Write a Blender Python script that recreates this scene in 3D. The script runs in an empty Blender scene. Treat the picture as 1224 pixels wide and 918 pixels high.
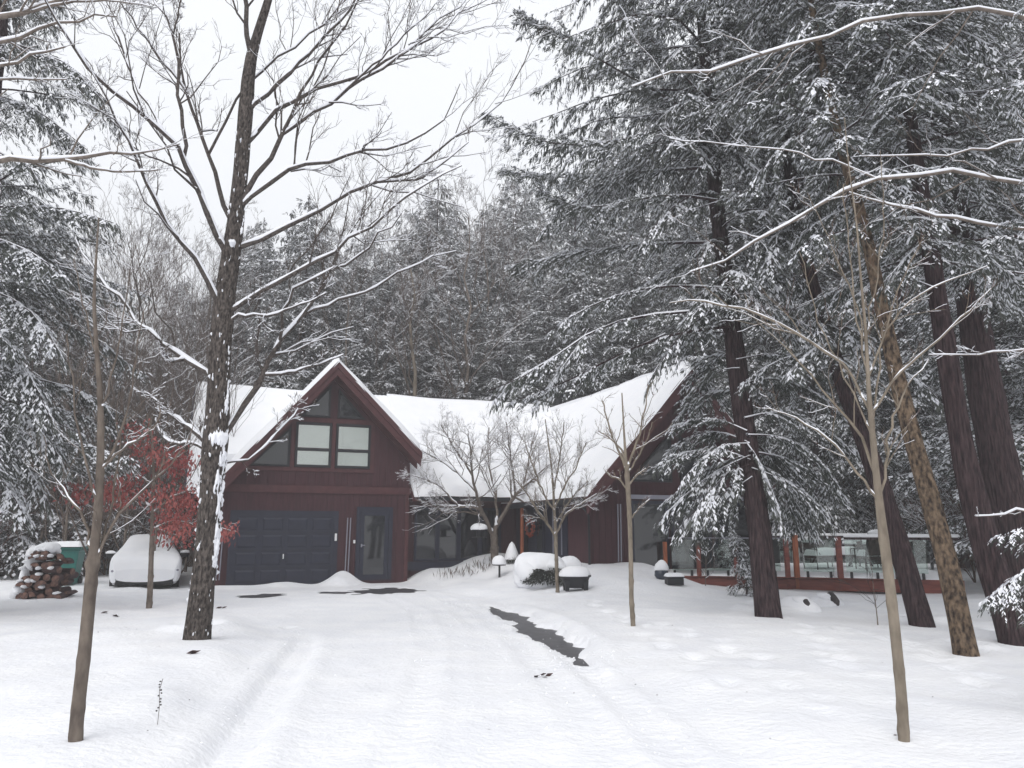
import bpy, math, random
import numpy as np

RNG = np.random.default_rng(7)
random.seed(7)
scene = bpy.context.scene
COL = scene.collection

# ------------------------------------------------------------------ camera model
F = 920.0; PITCH = math.radians(10.8); CZ = 1.6
CAM = np.array([0.0, 0.0, CZ])
def ray(px, py):
    u = (px - 612) / F; v = (459 - py) / F
    d = np.array([u, math.cos(PITCH) - v * math.sin(PITCH), math.sin(PITCH) + v * math.cos(PITCH)])
    return d / d[1]
def at(px, py, Y):
    return CAM + ray(px, py) * Y

YAW = math.radians(22)
HO = np.array([-8.566, 22.906, 0.0])
HU = np.array([math.cos(YAW), math.sin(YAW), 0.0]); HW = np.array([-math.sin(YAW), math.cos(YAW), 0.0])
def hp(u, w, z=0.0):
    return HO + HU * u + HW * w + np.array([0, 0, z])

# ------------------------------------------------------------------ noise
class SinNoise:
    def __init__(s, seed, n=14, octaves=1.6):
        r = np.random.default_rng(seed)
        a = r.uniform(0, 2 * np.pi, n); f = np.exp(r.uniform(-octaves, octaves, n) * .5)
        s.kx = np.cos(a) * f; s.ky = np.sin(a) * f; s.ph = r.uniform(0, 6.28, n); s.n = n
    def __call__(s, x, y):
        o = 0
        for i in range(s.n):
            o = o + np.sin(x * s.kx[i] + y * s.ky[i] + s.ph[i])
        return o / math.sqrt(s.n) * .9
N1, N2, N3, N4 = SinNoise(1), SinNoise(2), SinNoise(3), SinNoise(4, 20, 2.2)
def smooth(a, b, x):
    t = np.clip((x - a) / (b - a), 0, 1); return t * t * (3 - 2 * t)
def seg_dist(x, y, pts):
    """distance and side-less parameter to a polyline"""
    best = np.full(np.shape(x), 1e9); par = np.zeros(np.shape(x)); acc = 0
    for (x0, y0), (x1, y1) in zip(pts[:-1], pts[1:]):
        dx, dy = x1 - x0, y1 - y0; L = math.hypot(dx, dy)
        t = np.clip(((x - x0) * dx + (y - y0) * dy) / (L * L), 0, 1)
        d = np.hypot(x - x0 - t * dx, y - y0 - t * dy)
        m = d < best
        best = np.where(m, d, best); par = np.where(m, acc + t * L, par); acc += L
    return best, par

# ------------------------------------------------------------------ ground height
LEFT_Y = np.array([0, 3, 5.7, 8.5, 11.5, 14, 17, 20, 23]); LEFT_X = np.array([-1.1, -1.5, -1.95, -2.5, -3.05, -4.3, -6.3, -8.6, -10.2])
RIGHT_Y = np.array([0, 3, 5.7, 9.5, 13, 17.2, 19.5, 22]); RIGHT_X = np.array([2.4, 1.9, 1.6, 1.05, .45, -.25, -.9, -2.2])
def fl(px, py):
    d = ray(px, py); t = CZ / -d[2]; return (d[0] * t, d[1] * t)
STRIP = [fl(585, 724), fl(612, 737), fl(645, 757), fl(680, 779), fl(712, 803)]
STRIP_W = np.array([.10, .34, .36, .26, .04]); STRIP_L = np.concatenate([[0], np.cumsum([math.dist(a, b) for a, b in zip(STRIP[:-1], STRIP[1:])])])
FOOT = []
def trail(p, n, gap=.16):
    q = [fl(*a) for a in p]
    for i in range(n):
        t = i / (n - 1) * (len(q) - 1); k = min(int(t), len(q) - 2); f = t - k
        x = q[k][0] * (1 - f) + q[k + 1][0] * f; y = q[k][1] * (1 - f) + q[k + 1][1] * f
        FOOT.append((x + (gap if i % 2 else -gap) * .6 + random.uniform(-.04, .04), y + random.uniform(-.06, .06), random.uniform(.02, .05)))
trail([(850, 705), (930, 745), (985, 785), (1010, 815)], 18)
trail([(985, 765), (1060, 775), (1130, 800), (1200, 845)], 16)
trail([(800, 760), (900, 800), (1000, 870)], 11)
trail([(640, 712), (700, 725), (760, 760), (860, 830)], 20)
COLLAR = [(*fl(px, py), r) for px, py, r in ((235, 765, .22), (93, 885, .06), (1080, 885, .05), (757, 748, .06), (178, 727, .06), (666, 708, .08), (919, 737, .28), (1101, 748, .22), (1155, 783, .16), (1210, 769, .22))]
RUTL = [(-1.75, 3.0), (-1.98, 5.7), (-2.45, 8.5), (-2.9, 11.2), (-3.4, 13.3)]
RUTS = [([(-.75, 3), (-.85, 7), (-1.1, 11), (-1.9, 16), (-3.6, 21)], .022), ([(.75, 3), (.6, 7), (.15, 11), (-.7, 16), (-2.2, 21)], .022),
        ([(-.05, 3), (-.15, 8), (-.5, 13), (-1.6, 19)], .014), ([(1.35, 4), (1.0, 8), (.55, 12)], .03)]
def ground_h(x, y):
    x = np.asarray(x, float); y = np.asarray(y, float)
    xl = np.interp(y, LEFT_Y, LEFT_X); xr = np.interp(y, RIGHT_Y, RIGHT_X)
    lawn_l = smooth(.05, .9, xl - x); lawn_r = smooth(.0, .8, x - xr)
    lawn = np.maximum(lawn_l, lawn_r) * smooth(-2, 2, 40 - y)
    h = .03 * (1 - smooth(15, 20, y)) + .006 * N4(x * 2.5, y * 2.5) * (1 - lawn) + .004 * N3(x * 9, y * 9) * (1 - lawn)
    h = h + lawn * (.10 + .05 * N1(x * .55, y * .55) + .026 * N2(x * 1.6, y * 1.6) + .010 * N3(x * 5, y * 5) + .002 * N4(x * 7, y * 7))
    # berm along the left edge and rut
    d, s = seg_dist(x, y, RUTL)
    k = smooth(0, 2, s) * (1 - smooth(7.5, 10.3, s))
    h = h - k * .085 * np.exp(-(d / .15) ** 4) * (1 + .35 * np.sin(s * 38 + 6 * d / .14)) + k * .035 * np.exp(-((d - .3) / .12) ** 2)
    for pts, amp in RUTS:
        d, s = seg_dist(x, y, pts)
        h = h - amp * np.exp(-(d / .13) ** 4) * (.7 + .3 * np.sin(s * 30)) * smooth(.2, 1., .7 + .5 * N1(x * .9, y * .7)) + amp * .5 * np.exp(-((d - .24) / .08) ** 2)
    # knoll in front of the wing and bank along the main wall
    u = (x - HO[0]) * HU[0] + (y - HO[1]) * HU[1]; w = (x - HO[0]) * HW[0] + (y - HO[1]) * HW[1]
    h = h + .62 * smooth(-10.2, -4.8, w) * smooth(7.0, 9.6, u) * (1 - smooth(10.9, 12.3, u))
    h = h + .42 * smooth(-2.6, -.3, w) * smooth(5.4, 6.6, u) * (1 - smooth(8.0, 10., u))
    # ploughed ridge and pile before the garage
    ap = smooth(-.6, .0, u) * (1 - smooth(5.8, 6.4, u))
    h = h - ap * .10 * smooth(-2.6, -2.0, w) * (1 - smooth(-.1, .3, w)) * 0
    ridge = np.exp(-((w + .75 + .12 * np.sin(u * 2.1)) / .28) ** 2) * smooth(-.8, .2, u) * (1 - smooth(3.2, 4., u))
    h = h + ridge * (.11 + .05 * N3(u * 3, w))
    pc = fl(408, 700)
    h = h + .42 * np.exp(-(((x - pc[0]) / .48) ** 2 + ((y - pc[1] - .3) / .5) ** 2)) * (1 + .15 * N3(x * 5, y * 5))
    # bare wet patches
    def hole(mask): return mask
    d, s = seg_dist(x, y, STRIP)
    wd = np.interp(s, STRIP_L, STRIP_W)
    e = wd - d + .09 * N3(x * 4.5, y * 4.5) + .045 * N4(x * 11, y * 11) 
    bare = smooth(-.02, .10, e) * (wd > .05)
    h = h + .05 * np.exp(-((d - wd - .22) / .16) ** 2) * (x > np.interp(y, [p[1] for p in STRIP[::-1]], [p[0] for p in STRIP[::-1]])) * smooth(.2, 1.2, s)
    for (px, py, rx, ry) in ((462, 706, 1.15, 1.3), (400, 708, .6, .5), (318, 711, .75, .7), (346, 752, .16, .12)):
        c = fl(px, py)
        e = 1 - np.hypot((x - c[0]) / rx, (y - c[1]) / ry) + .28 * N3(x * 3.5, y * 5) + .14 * N4(x * 8, y * 10)
        bare = np.maximum(bare, smooth(0, .25, e) * (np.hypot((x - c[0]) / rx, (y - c[1]) / ry) < 1.5))
    h = np.maximum(h, -.008) * (1 - bare) - bare * .032
    for fx, fy, fd in FOOT:
        rr = ((x - fx) / .11) ** 2 + ((y - fy) / .17) ** 2
        h = h - fd * 1.1 * np.exp(-rr) + fd * .25 * np.exp(-(np.sqrt(rr) - 1.7) ** 2 * 3)
    for fx, fy, fr in COLLAR:
        rr = np.hypot(x - fx, y - fy) / fr
        h = h + np.minimum(.10, fr * .35) * np.exp(-((rr - 1.9) / .7) ** 2) - np.minimum(.08, fr * .25) * np.exp(-(rr / 1.15) ** 4)
    # the lawn sinks gently to the right under the hemlocks, rises behind
    h = h - .10 * smooth(4, 9, x) * (1 - smooth(20, 26, y)) + .5 * smooth(34, 60, y)
    return h
def gh(x, y): return float(ground_h(np.array([x]), np.array([y]))[0])
def hit(px, py):
    d = ray(px, py); a, b = 3.0, 60.0; prev = a
    for t in np.arange(3, 60, .1):
        p = CAM + d * t
        if p[2] < gh(p[0], p[1]): 
            lo, hi = prev, t
            for _ in range(12):
                m = (lo + hi) / 2; p = CAM + d * m
                if p[2] < gh(p[0], p[1]): hi = m
                else: lo = m
            return CAM + d * hi
        prev = t
    return CAM + d * 40

# ------------------------------------------------------------------ mesh helpers
def mk(name, V, Fs, mat, parent=None, smooth_=False, midx=None, loc=None):
    """one mesh object out of arrays; Fs = array or list of arrays of faces"""
    V = np.asarray(V, np.float32).reshape(-1, 3)
    if not isinstance(Fs, list): Fs = [Fs]
    Fs = [np.asarray(f, np.int32) for f in Fs if len(f)]
    me = bpy.data.meshes.new(name)
    nl = sum(f.size for f in Fs); npoly = sum(len(f) for f in Fs)
    me.vertices.add(len(V)); me.vertices.foreach_set('co', V.ravel())
    me.loops.add(nl); me.polygons.add(npoly)
    me.loops.foreach_set('vertex_index', np.concatenate([f.ravel() for f in Fs]))
    tot = np.concatenate([np.full(len(f), f.shape[1], np.int32) for f in Fs])
    st = np.concatenate([[0], np.cumsum(tot)[:-1]]).astype(np.int32)
    me.polygons.foreach_set('loop_start', st)
    try: me.polygons.foreach_set('loop_total', tot)
    except Exception: pass
    me.polygons.foreach_set('use_smooth', np.full(npoly, smooth_, bool))
    for m in (mat if isinstance(mat, (list, tuple)) else [mat]): me.materials.append(m)
    if midx is not None: me.polygons.foreach_set('material_index', np.asarray(midx, np.int32))
    me.update(calc_edges=True); me.validate()
    o = bpy.data.objects.new(name, me); COL.objects.link(o)
    if parent is not None: o.parent = parent
    if loc is not None: o.location = loc
    return o
def empty(name, loc, label=None, cat=None, group=None, rz=0):
    o = bpy.data.objects.new(name, None); COL.objects.link(o); o.empty_display_size = .2
    o.location = [float(c) for c in loc]; o.rotation_euler = (0, 0, rz)
    tag(o, label, cat, group); return o
def tag(o, label=None, cat=None, group=None, kind=None):
    if label: o['label'] = label
    if cat: o['category'] = cat
    if group: o['group'] = group
    if kind: o['kind'] = kind
    return o
def dup(o, parent=None):
    c = o.copy(); COL.objects.link(c)
    if parent is not None: c.parent = parent
    for ch in [k for k in bpy.data.objects if k.parent == o]: dup(ch, c)
    return c
class MB:
    def __init__(s): s.V = []; s.F4 = []; s.F3 = []; s.n = 0
    def raw(s, V, F):
        V = np.asarray(V, float).reshape(-1, 3)
        for f in F:
            f = [i + s.n for i in f]
            if len(f) == 4: s.F4.append(f)
            elif len(f) == 3: s.F3.append(f)
            else:
                for k in range(1, len(f) - 1): s.F3.append([f[0], f[k], f[k + 1]])
        s.V.append(V); s.n += len(V); return s
    def box(s, x0, x1, y0, y1, z0, z1):
        V = [(x, y, z) for z in (z0, z1) for y in (y0, y1) for x in (x0, x1)]
        return s.raw(V, [(0, 2, 3, 1), (4, 5, 7, 6), (0, 1, 5, 4), (2, 6, 7, 3), (0, 4, 6, 2), (1, 3, 7, 5)])
    def prism(s, poly, w0, w1, axis='y'):
        """polygon in (a, z) extruded along y (axis 'y') or polygon (y,z) along x"""
        n = len(poly)
        def v(p, w): return (p[0], w, p[1]) if axis == 'y' else (w, p[0], p[1])
        V = [v(p, w0) for p in poly] + [v(p, w1) for p in poly]
        return s.raw(V, [tuple(range(n)), tuple(range(2 * n - 1, n - 1, -1))] + [(i, i + n, (i + 1) % n + n, (i + 1) % n) for i in range(n)])
    def bar(s, a, b, tx, tz=None, up=(0, 0, 1)):
        a = np.array(a, float); b = np.array(b, float); tz = tz or tx
        d = b - a; d /= np.linalg.norm(d); r = np.cross(d, up)
        if np.linalg.norm(r) < 1e-4: r = np.cross(d, (1, 0, 0))
        r /= np.linalg.norm(r); q = np.cross(r, d)
        V = [p + r * tx / 2 * i + q * tz / 2 * j for p in (a, b) for i, j in ((-1, -1), (1, -1), (1, 1), (-1, 1))]
        return s.raw(V, [(3, 2, 1, 0), (4, 5, 6, 7), (0, 1, 5, 4), (1, 2, 6, 5), (2, 3, 7, 6), (3, 0, 4, 7)])
    def tube(s, pts, r, n=8, cap=True):
        V, Fq = tube_arrays(np.array([pts], float), np.array([[r] * len(pts)] if np.isscalar(r) else [r], float), n)
        k = len(pts)
        s.raw(V, [tuple(f) for f in Fq])
        if cap:
            s.raw(V[:n], [tuple(range(n))[::-1]]); s.raw(V[-n:], [tuple(range(n))])
        return s
    def lathe(s, prof, c, n=20, ell=1.0):
        V = []; 
        for r, z in prof:
            for k in range(n):
                a = 2 * math.pi * k / n; V.append((c[0] + r * math.cos(a), c[1] + r * math.sin(a) * ell, c[2] + z))
        Fq = [(i * n + k, i * n + (k + 1) % n, (i + 1) * n + (k + 1) % n, (i + 1) * n + k) for i in range(len(prof) - 1) for k in range(n)]
        return s.raw(V, Fq)
    def blob(s, c, rx, ry, rz, seed=0, amp=.12, nu=18, nv=10, floor=None):
        r = np.random.default_rng(seed); nz = SinNoise(seed + 100, 10)
        V = []
        for i in range(nv + 1):
            th = math.pi * i / nv
            for k in range(nu):
                a = 2 * math.pi * k / nu
                d = np.array([math.sin(th) * math.cos(a), math.sin(th) * math.sin(a), math.cos(th)])
                m = 1 + amp * float(nz(d[0] * 2.2 + d[2] * 1.7, d[1] * 2.2 - d[2])) + amp * .28 * float(nz(d[0] * 7 + d[2] * 5, d[1] * 7 - d[2] * 3))
                p = d * np.array([rx, ry, rz]) * m
                if floor is not None: p[2] = max(p[2], floor)
                V.append(np.array(c) + p)
        Fq = [(i * nu + k, (i + 1) * nu + k, (i + 1) * nu + (k + 1) % nu, i * nu + (k + 1) % nu) for i in range(nv) for k in range(nu)]
        return s.raw(V, Fq)
    def build(s, name, mat, parent=None, smooth_=False, loc=None, bevel=0):
        o = mk(name, np.concatenate(s.V), [np.array(s.F4, np.int32).reshape(-1, 4), np.array(s.F3, np.int32).reshape(-1, 3)], mat, parent, smooth_, loc=loc)
        if bevel:
            b = o.modifiers.new('bevel', 'BEVEL'); b.width = bevel; b.segments = 2; b.limit_method = 'ANGLE'
        return o

def tube_arrays(P, R, S=4):
    """P (N,K,3) polylines, R (N,K) radii -> verts, quads"""
    P = np.asarray(P, float); N, K, _ = P.shape
    T = np.empty_like(P); T[:, 1:-1] = P[:, 2:] - P[:, :-2]; T[:, 0] = P[:, 1] - P[:, 0]; T[:, -1] = P[:, -1] - P[:, -2]
    T /= np.linalg.norm(T, axis=2, keepdims=True) + 1e-9
    M = P[:, -1] - P[:, 0]; M /= np.linalg.norm(M, axis=1, keepdims=True) + 1e-9
    ref = np.where(np.abs(M[:, 2:3]) > .8, np.array([[1., 0.13, 0]]), np.array([[0, 0.1, 1.]]))
    A = np.cross(T, ref[:, None, :]); A /= np.linalg.norm(A, axis=2, keepdims=True) + 1e-9
    B = np.cross(A, T)
    an = np.arange(S) * 2 * np.pi / S
    V = P[:, :, None, :] + (R[:, :, None, None] if R.ndim == 2 else R[..., None]) * (A[:, :, None, :] * np.cos(an)[None, None, :, None] + B[:, :, None, :] * np.sin(an)[None, None, :, None])
    idx = np.arange(N * K * S).reshape(N, K, S)
    a = idx[:, :-1, :]; b = np.roll(idx, -1, 2)[:, :-1, :]; c = np.roll(idx, -1, 2)[:, 1:, :]; d = idx[:, 1:, :]
    return V.reshape(-1, 3), np.stack([a, b, c, d], -1).reshape(-1, 4)
def trunk_tube(Q, rr, amp=.07, seed=0, S=48, K=170, flare=0):
    Q = smooth_poly(Q, K, 2); rr = np.interp(np.linspace(0, 1, K), np.linspace(0, 1, len(rr)), rr)
    z = np.concatenate([[0], np.cumsum(np.linalg.norm(np.diff(Q, axis=0), axis=1))])[:, None]
    th = (np.arange(S) * 2 * np.pi / S)[None]
    nz = SinNoise(seed + 300, 12); n2 = SinNoise(seed + 301, 12, 2.0)
    w1 = 1.6 * nz(z * 1.1, 0 * z); w2 = 1.6 * nz(z * 1.3, 5 + 0 * z); w3 = 1.2 * nz(z * 2.3, 11 + 0 * z)
    v = .5 * np.abs(np.sin(4.5 * th * 2 / 2 * 2 + w1)) ** .7 + .35 * np.abs(np.sin(7 * th + w2)) + .3 * np.abs(np.sin(11 * th + w3))
    v = v - .6 + .35 * n2(np.cos(th) * 3 + z * 4, np.sin(th) * 3 - z * 3)
    lob = .05 * np.sin(2 * th + w1) + .04 * np.sin(3 * th + w2)
    R = rr[:, None] * (1 + amp * v + lob)
    if amp <= .05:
        kr = np.random.default_rng(seed + 9)
        for zk in kr.uniform(.1, z[-1, 0] * .7, 12): R = R * (1 + kr.uniform(.06, .2) * np.exp(-((z - zk) / .035) ** 2) * (.4 + np.clip(np.cos(th - kr.uniform(0, 6.28)), 0, 1)))
        Q = Q + np.stack([.012 * nz(z[:, 0] * 2.2, 0 * z[:, 0]), .012 * n2(z[:, 0] * 2, 0 * z[:, 0]), 0 * z[:, 0]], 1) * smooth(0, .4, z)
    if flare: R = R * (1 + flare * np.exp(-z / .22) * (.6 + .5 * np.sin(5 * th + seed) ** 2))
    return Q, R
class Acc:
    def __init__(s): s.V = []; s.F = []; s.n = 0
    def add(s, V, Fq):
        if len(V) == 0: return
        s.V.append(V); s.F.append(Fq + s.n); s.n += len(V)
    def tubes(s, P, R, S=4):
        if len(P): s.add(*tube_arrays(P, R, S))
    def build(s, name, mat, parent, origin, smooth_=True):
        if not s.V: return None
        return mk(name, np.concatenate(s.V) - np.asarray(origin), np.concatenate(s.F), mat, parent, smooth_)

# ------------------------------------------------------------------ materials
def new_mat(name, col, rough=.8, spec=.3, metallic=0, emis=None):
    m = bpy.data.materials.new(name); m.use_nodes = True
    b = m.node_tree.nodes['Principled BSDF']
    b.inputs['Base Color'].default_value = (*col, 1); b.inputs['Roughness'].default_value = rough
    b.inputs['Specular IOR Level'].default_value = spec; b.inputs['Metallic'].default_value = metallic
    return m
def noisy(m, c1, c2, scale=5, stretch=(1, 1, 1), detail=6, bump=.3, dist=.02, lo=.35, hi=.65, kind='noise', bscale=None):
    nt = m.node_tree; N = nt.nodes; L = nt.links; b = N['Principled BSDF']
    tc = N.new('ShaderNodeTexCoord'); mp = N.new('ShaderNodeMapping'); mp.inputs['Scale'].default_value = stretch
    L.new(tc.outputs['Object'], mp.inputs['Vector'])
    n = N.new('ShaderNodeTexNoise'); n.inputs['Scale'].default_value = scale; n.inputs['Detail'].default_value = detail
    L.new(mp.outputs[0], n.inputs['Vector'])
    cr = N.new('ShaderNodeValToRGB'); cr.color_ramp.elements[0].position = lo; cr.color_ramp.elements[1].position = hi
    cr.color_ramp.elements[0].color = (*c1, 1); cr.color_ramp.elements[1].color = (*c2, 1)
    L.new(n.outputs['Fac'], cr.inputs['Fac']); L.new(cr.outputs['Color'], b.inputs['Base Color'])
    if bump:
        if kind == 'voronoi':
            v = N.new('ShaderNodeTexVoronoi'); v.inputs['Scale'].default_value = bscale or scale; L.new(mp.outputs[0], v.inputs['Vector']); src = v.outputs['Distance']
            ad = N.new('ShaderNodeMath'); ad.operation = 'ADD'; L.new(src, ad.inputs[0]); L.new(n.outputs['Fac'], ad.inputs[1]); src = ad.outputs[0]
        elif bscale:
            n2 = N.new('ShaderNodeTexNoise'); n2.inputs['Scale'].default_value = bscale; n2.inputs['Detail'].default_value = 8; L.new(mp.outputs[0], n2.inputs['Vector']); src = n2.outputs['Fac']
        else: src = n.outputs['Fac']
        bp = N.new('ShaderNodeBump'); bp.inputs['Strength'].default_value = bump; bp.inputs['Distance'].default_value = dist
        L.new(src, bp.inputs['Height']); L.new(bp.outputs[0], b.inputs['Normal'])
    return m
M = {}
M['snow'] = noisy(new_mat('snow', (.86, .87, .9), .75, .2), (.86, .87, .90), (.89, .895, .915), 3, bump=.45, dist=.015, bscale=24)
M['ground_snow'] = noisy(new_mat('ground_snow', (.86, .87, .9), .7, .2), (.83, .84, .875), (.89, .895, .915), 1.3, bump=.75, dist=.03, bscale=14)
M['tree_snow'] = new_mat('tree_snow', (.82, .83, .87), .85, .1)
M['asphalt'] = noisy(new_mat('asphalt', (.05, .05, .055), .38, .45), (.035, .035, .042), (.085, .083, .092), 6, bump=.4, dist=.01, bscale=90)
def dust(m, scale=2.6, lo=.52, hi=.66):
    nt = m.node_tree; N = nt.nodes; L = nt.links; b = N['Principled BSDF']; old = b.inputs['Base Color'].links[0].from_socket
    tc = N.new('ShaderNodeTexCoord'); n1 = N.new('ShaderNodeTexNoise'); n1.inputs['Scale'].default_value = scale; n1.inputs['Detail'].default_value = 12; n1.inputs['Roughness'].default_value = .72
    L.new(tc.outputs['Object'], n1.inputs['Vector'])
    r = N.new('ShaderNodeValToRGB'); r.color_ramp.elements[0].position = lo; r.color_ramp.elements[1].position = hi; L.new(n1.outputs['Fac'], r.inputs['Fac'])
    mx = N.new('ShaderNodeMix'); mx.data_type = 'RGBA'; L.new(r.outputs['Color'], mx.inputs['Factor']); L.new(old, mx.inputs['A']); mx.inputs['B'].default_value = (.72, .73, .76, 1)
    L.new(mx.outputs['Result'], b.inputs['Base Color'])
dust(M['asphalt'], 1.4, .60, .80)                                  # patchy crust of thin snow left on the bare asphalt
M['wall'] = noisy(new_mat('burgundy_siding', (.06, .018, .024), .65, .3), (.044, .014, .019), (.066, .023, .029), 4, (3, 3, .35), bump=.25, dist=.004, bscale=30)
M['trim'] = noisy(new_mat('burgundy_trim', (.075, .026, .028), .6, .3), (.065, .022, .026), (.09, .032, .034), 6, (1, 1, 1), bump=.15, dist=.003)
M['navy'] = noisy(new_mat('navy_paint', (.022, .026, .045), .45, .4), (.011, .013, .028), (.016, .019, .038), 5, bump=.05)
M['dark'] = new_mat('dark_metal', (.014, .015, .019), .5, .4)
M['black'] = new_mat('black_plastic', (.012, .012, .014), .5, .4)
M['grey'] = new_mat('grey_metal', (.28, .28, .33), .4, .5, .3)
M['white'] = new_mat('white_paint', (.75, .75, .75), .5)
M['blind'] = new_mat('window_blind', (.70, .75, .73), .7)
_b = M['blind'].node_tree.nodes['Principled BSDF']; _b.inputs['Emission Color'].default_value = (1, .97, .95, 1); _b.inputs['Emission Strength'].default_value = .13   # faint glow added to brighten the blinds under the overhang; no lamp behind
M['post'] = noisy(new_mat('orange_cedar', (.25, .07, .03), .6), (.20, .06, .028), (.36, .11, .045), 7, (3, 3, .4), bump=.2, dist=.004)
M['rim'] = noisy(new_mat('red_stained_board', (.15, .04, .03), .6), (.15, .042, .034), (.24, .07, .05), 5, (.4, 1, 3), bump=.2, dist=.004)
M['maple_bark'] = noisy(new_mat('maple_bark', (.12, .09, .07), .9, .1), (.036, .031, .029), (.142, .121, .109), 34, (1, 1, .42), 10, bump=1.0, dist=.04, lo=.36, hi=.64, kind='voronoi', bscale=34)
M['smooth_bark'] = noisy(new_mat('smooth_bark', (.22, .18, .14), .85, .1), (.095, .078, .068), (.18, .15, .125), 14, (1, 1, .5), 8, bump=.5, dist=.01)
M['tan_bark'] = noisy(new_mat('tan_bark', (.36, .29, .19), .85, .1), (.155, .13, .103), (.25, .212, .168), 14, (1, 1, .4), 8, bump=.4, dist=.008)
M['grey_bark'] = noisy(new_mat('grey_bark', (.15, .125, .105), .9, .1), (.11, .09, .075), (.21, .175, .15), 12, (1, 1, .5), 8, bump=.5, dist=.008)
M['hem_bark'] = noisy(new_mat('hemlock_bark', (.055, .035, .033), .95, .1), (.022, .015, .018), (.085, .058, .060), 24, (1.4, 1.4, .16), 10, bump=1.0, dist=.05, lo=.36, hi=.66, kind='voronoi', bscale=16)
M['flaky_bark'] = noisy(new_mat('flaky_bark', (.16, .11, .075), .95, .1), (.03, .023, .02), (.20, .145, .10), 22, (1, 1, .5), 10, bump=1.0, dist=.05, kind='voronoi', bscale=16)
M['limb_bark'] = noisy(new_mat('limb_bark', (.06, .05, .047), .9, .1), (.04, .034, .032), (.12, .102, .093), 30, (1, 1, 1), 8, bump=.8, dist=.02)
M['twig'] = new_mat('twig', (.085, .066, .056), .9, .1)
M['twig_frost'] = new_mat('frosted_twig', (.21, .18, .165), .9, .1)
M['twig_red'] = new_mat('reddish_twig', (.13, .075, .058), .9, .1)
M['twig_far'] = new_mat('grey_brown_twig', (.115, .092, .08), .9, .1)
M['twig_grey'] = new_mat('grey_twig', (.055, .05, .047), .9, .1)
def leaf_mat(name, c1, c2):
    m = new_mat(name, c1, .75, .15); nt = m.node_tree; N = nt.nodes; L = nt.links
    tc = N.new('ShaderNodeTexCoord'); n = N.new('ShaderNodeTexNoise'); n.inputs['Scale'].default_value = 1.6; n.inputs['Detail'].default_value = 5
    L.new(tc.outputs['Object'], n.inputs['Vector'])
    cr = N.new('ShaderNodeValToRGB'); cr.color_ramp.elements[0].position = .38; cr.color_ramp.elements[1].position = .62
    cr.color_ramp.elements[0].color = (*c1, 1); cr.color_ramp.elements[1].color = (*c2, 1)
    L.new(n.outputs['Fac'], cr.inputs['Fac']); L.new(cr.outputs['Color'], N['Principled BSDF'].inputs['Base Color'])
    return m
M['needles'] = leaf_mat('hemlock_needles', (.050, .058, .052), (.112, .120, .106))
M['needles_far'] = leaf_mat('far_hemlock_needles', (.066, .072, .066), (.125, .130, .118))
M['oakleaf'] = leaf_mat('dry_red_leaves', (.20, .048, .050), (.40, .135, .12))
M['bin'] = noisy(new_mat('green_plastic', (.01, .12, .10), .45, .4), (.008, .10, .085), (.014, .14, .115), 4, bump=.03)
M['carpaint'] = new_mat('car_paint', (.45, .46, .48), .3, .5)
M['wood_end'] = noisy(new_mat('split_wood', (.2, .11, .07), .85), (.07, .04, .038), (.22, .125, .095), 16, bump=.4, dist=.01)
M['log_bark'] = noisy(new_mat('log_bark', (.07, .04, .035), .9), (.03, .018, .02), (.085, .048, .045), 12, (1, .3, 1), bump=.6, dist=.02)
M['wreath'] = noisy(new_mat('wreath_berries', (.3, .05, .03), .7), (.22, .03, .02), (.40, .09, .04), 30, bump=.5)
M['bronze'] = noisy(new_mat('brown_cushion', (.06, .04, .035), .8), (.04, .028, .026), (.09, .06, .05), 8, bump=.2)
M['stone'] = noisy(new_mat('dark_stone', (.05, .045, .045), .8), (.03, .028, .03), (.08, .07, .07), 6, bump=.6, dist=.03)
M['blueglass'] = new_mat('glazed_pot', (.02, .03, .05), .25, .6)
def glass(name, tint, refl=.25, rough=.02):
    m = bpy.data.materials.new(name); m.use_nodes = True; N = m.node_tree.nodes; L = m.node_tree.links
    N.remove(N['Principled BSDF']); out = N['Material Output']
    t = N.new('ShaderNodeBsdfTransparent'); t.inputs[0].default_value = (*tint, 1)
    g = N.new('ShaderNodeBsdfGlossy'); g.inputs['Roughness'].default_value = rough
    fr = N.new('ShaderNodeFresnel'); fr.inputs[0].default_value = 1.5
    ad = N.new('ShaderNodeMath'); ad.operation = 'MULTIPLY_ADD'; ad.inputs[1].default_value = 1.0; ad.inputs[2].default_value = refl * .3
    L.new(fr.outputs[0], ad.inputs[0])
    mx = N.new('ShaderNodeMixShader'); L.new(ad.outputs[0], mx.inputs[0]); L.new(t.outputs[0], mx.inputs[1]); L.new(g.outputs[0], mx.inputs[2])
    L.new(mx.outputs[0], out.inputs['Surface']); return m
M['pane'] = new_mat('dark_window_glass', (.012, .014, .018), .04, .8)
M['clear'] = glass('clear_glass', (.86, .93, .90), .15)
M['winglass'] = glass('upper_window_glass', (.98, 1, .99), .05)

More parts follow.
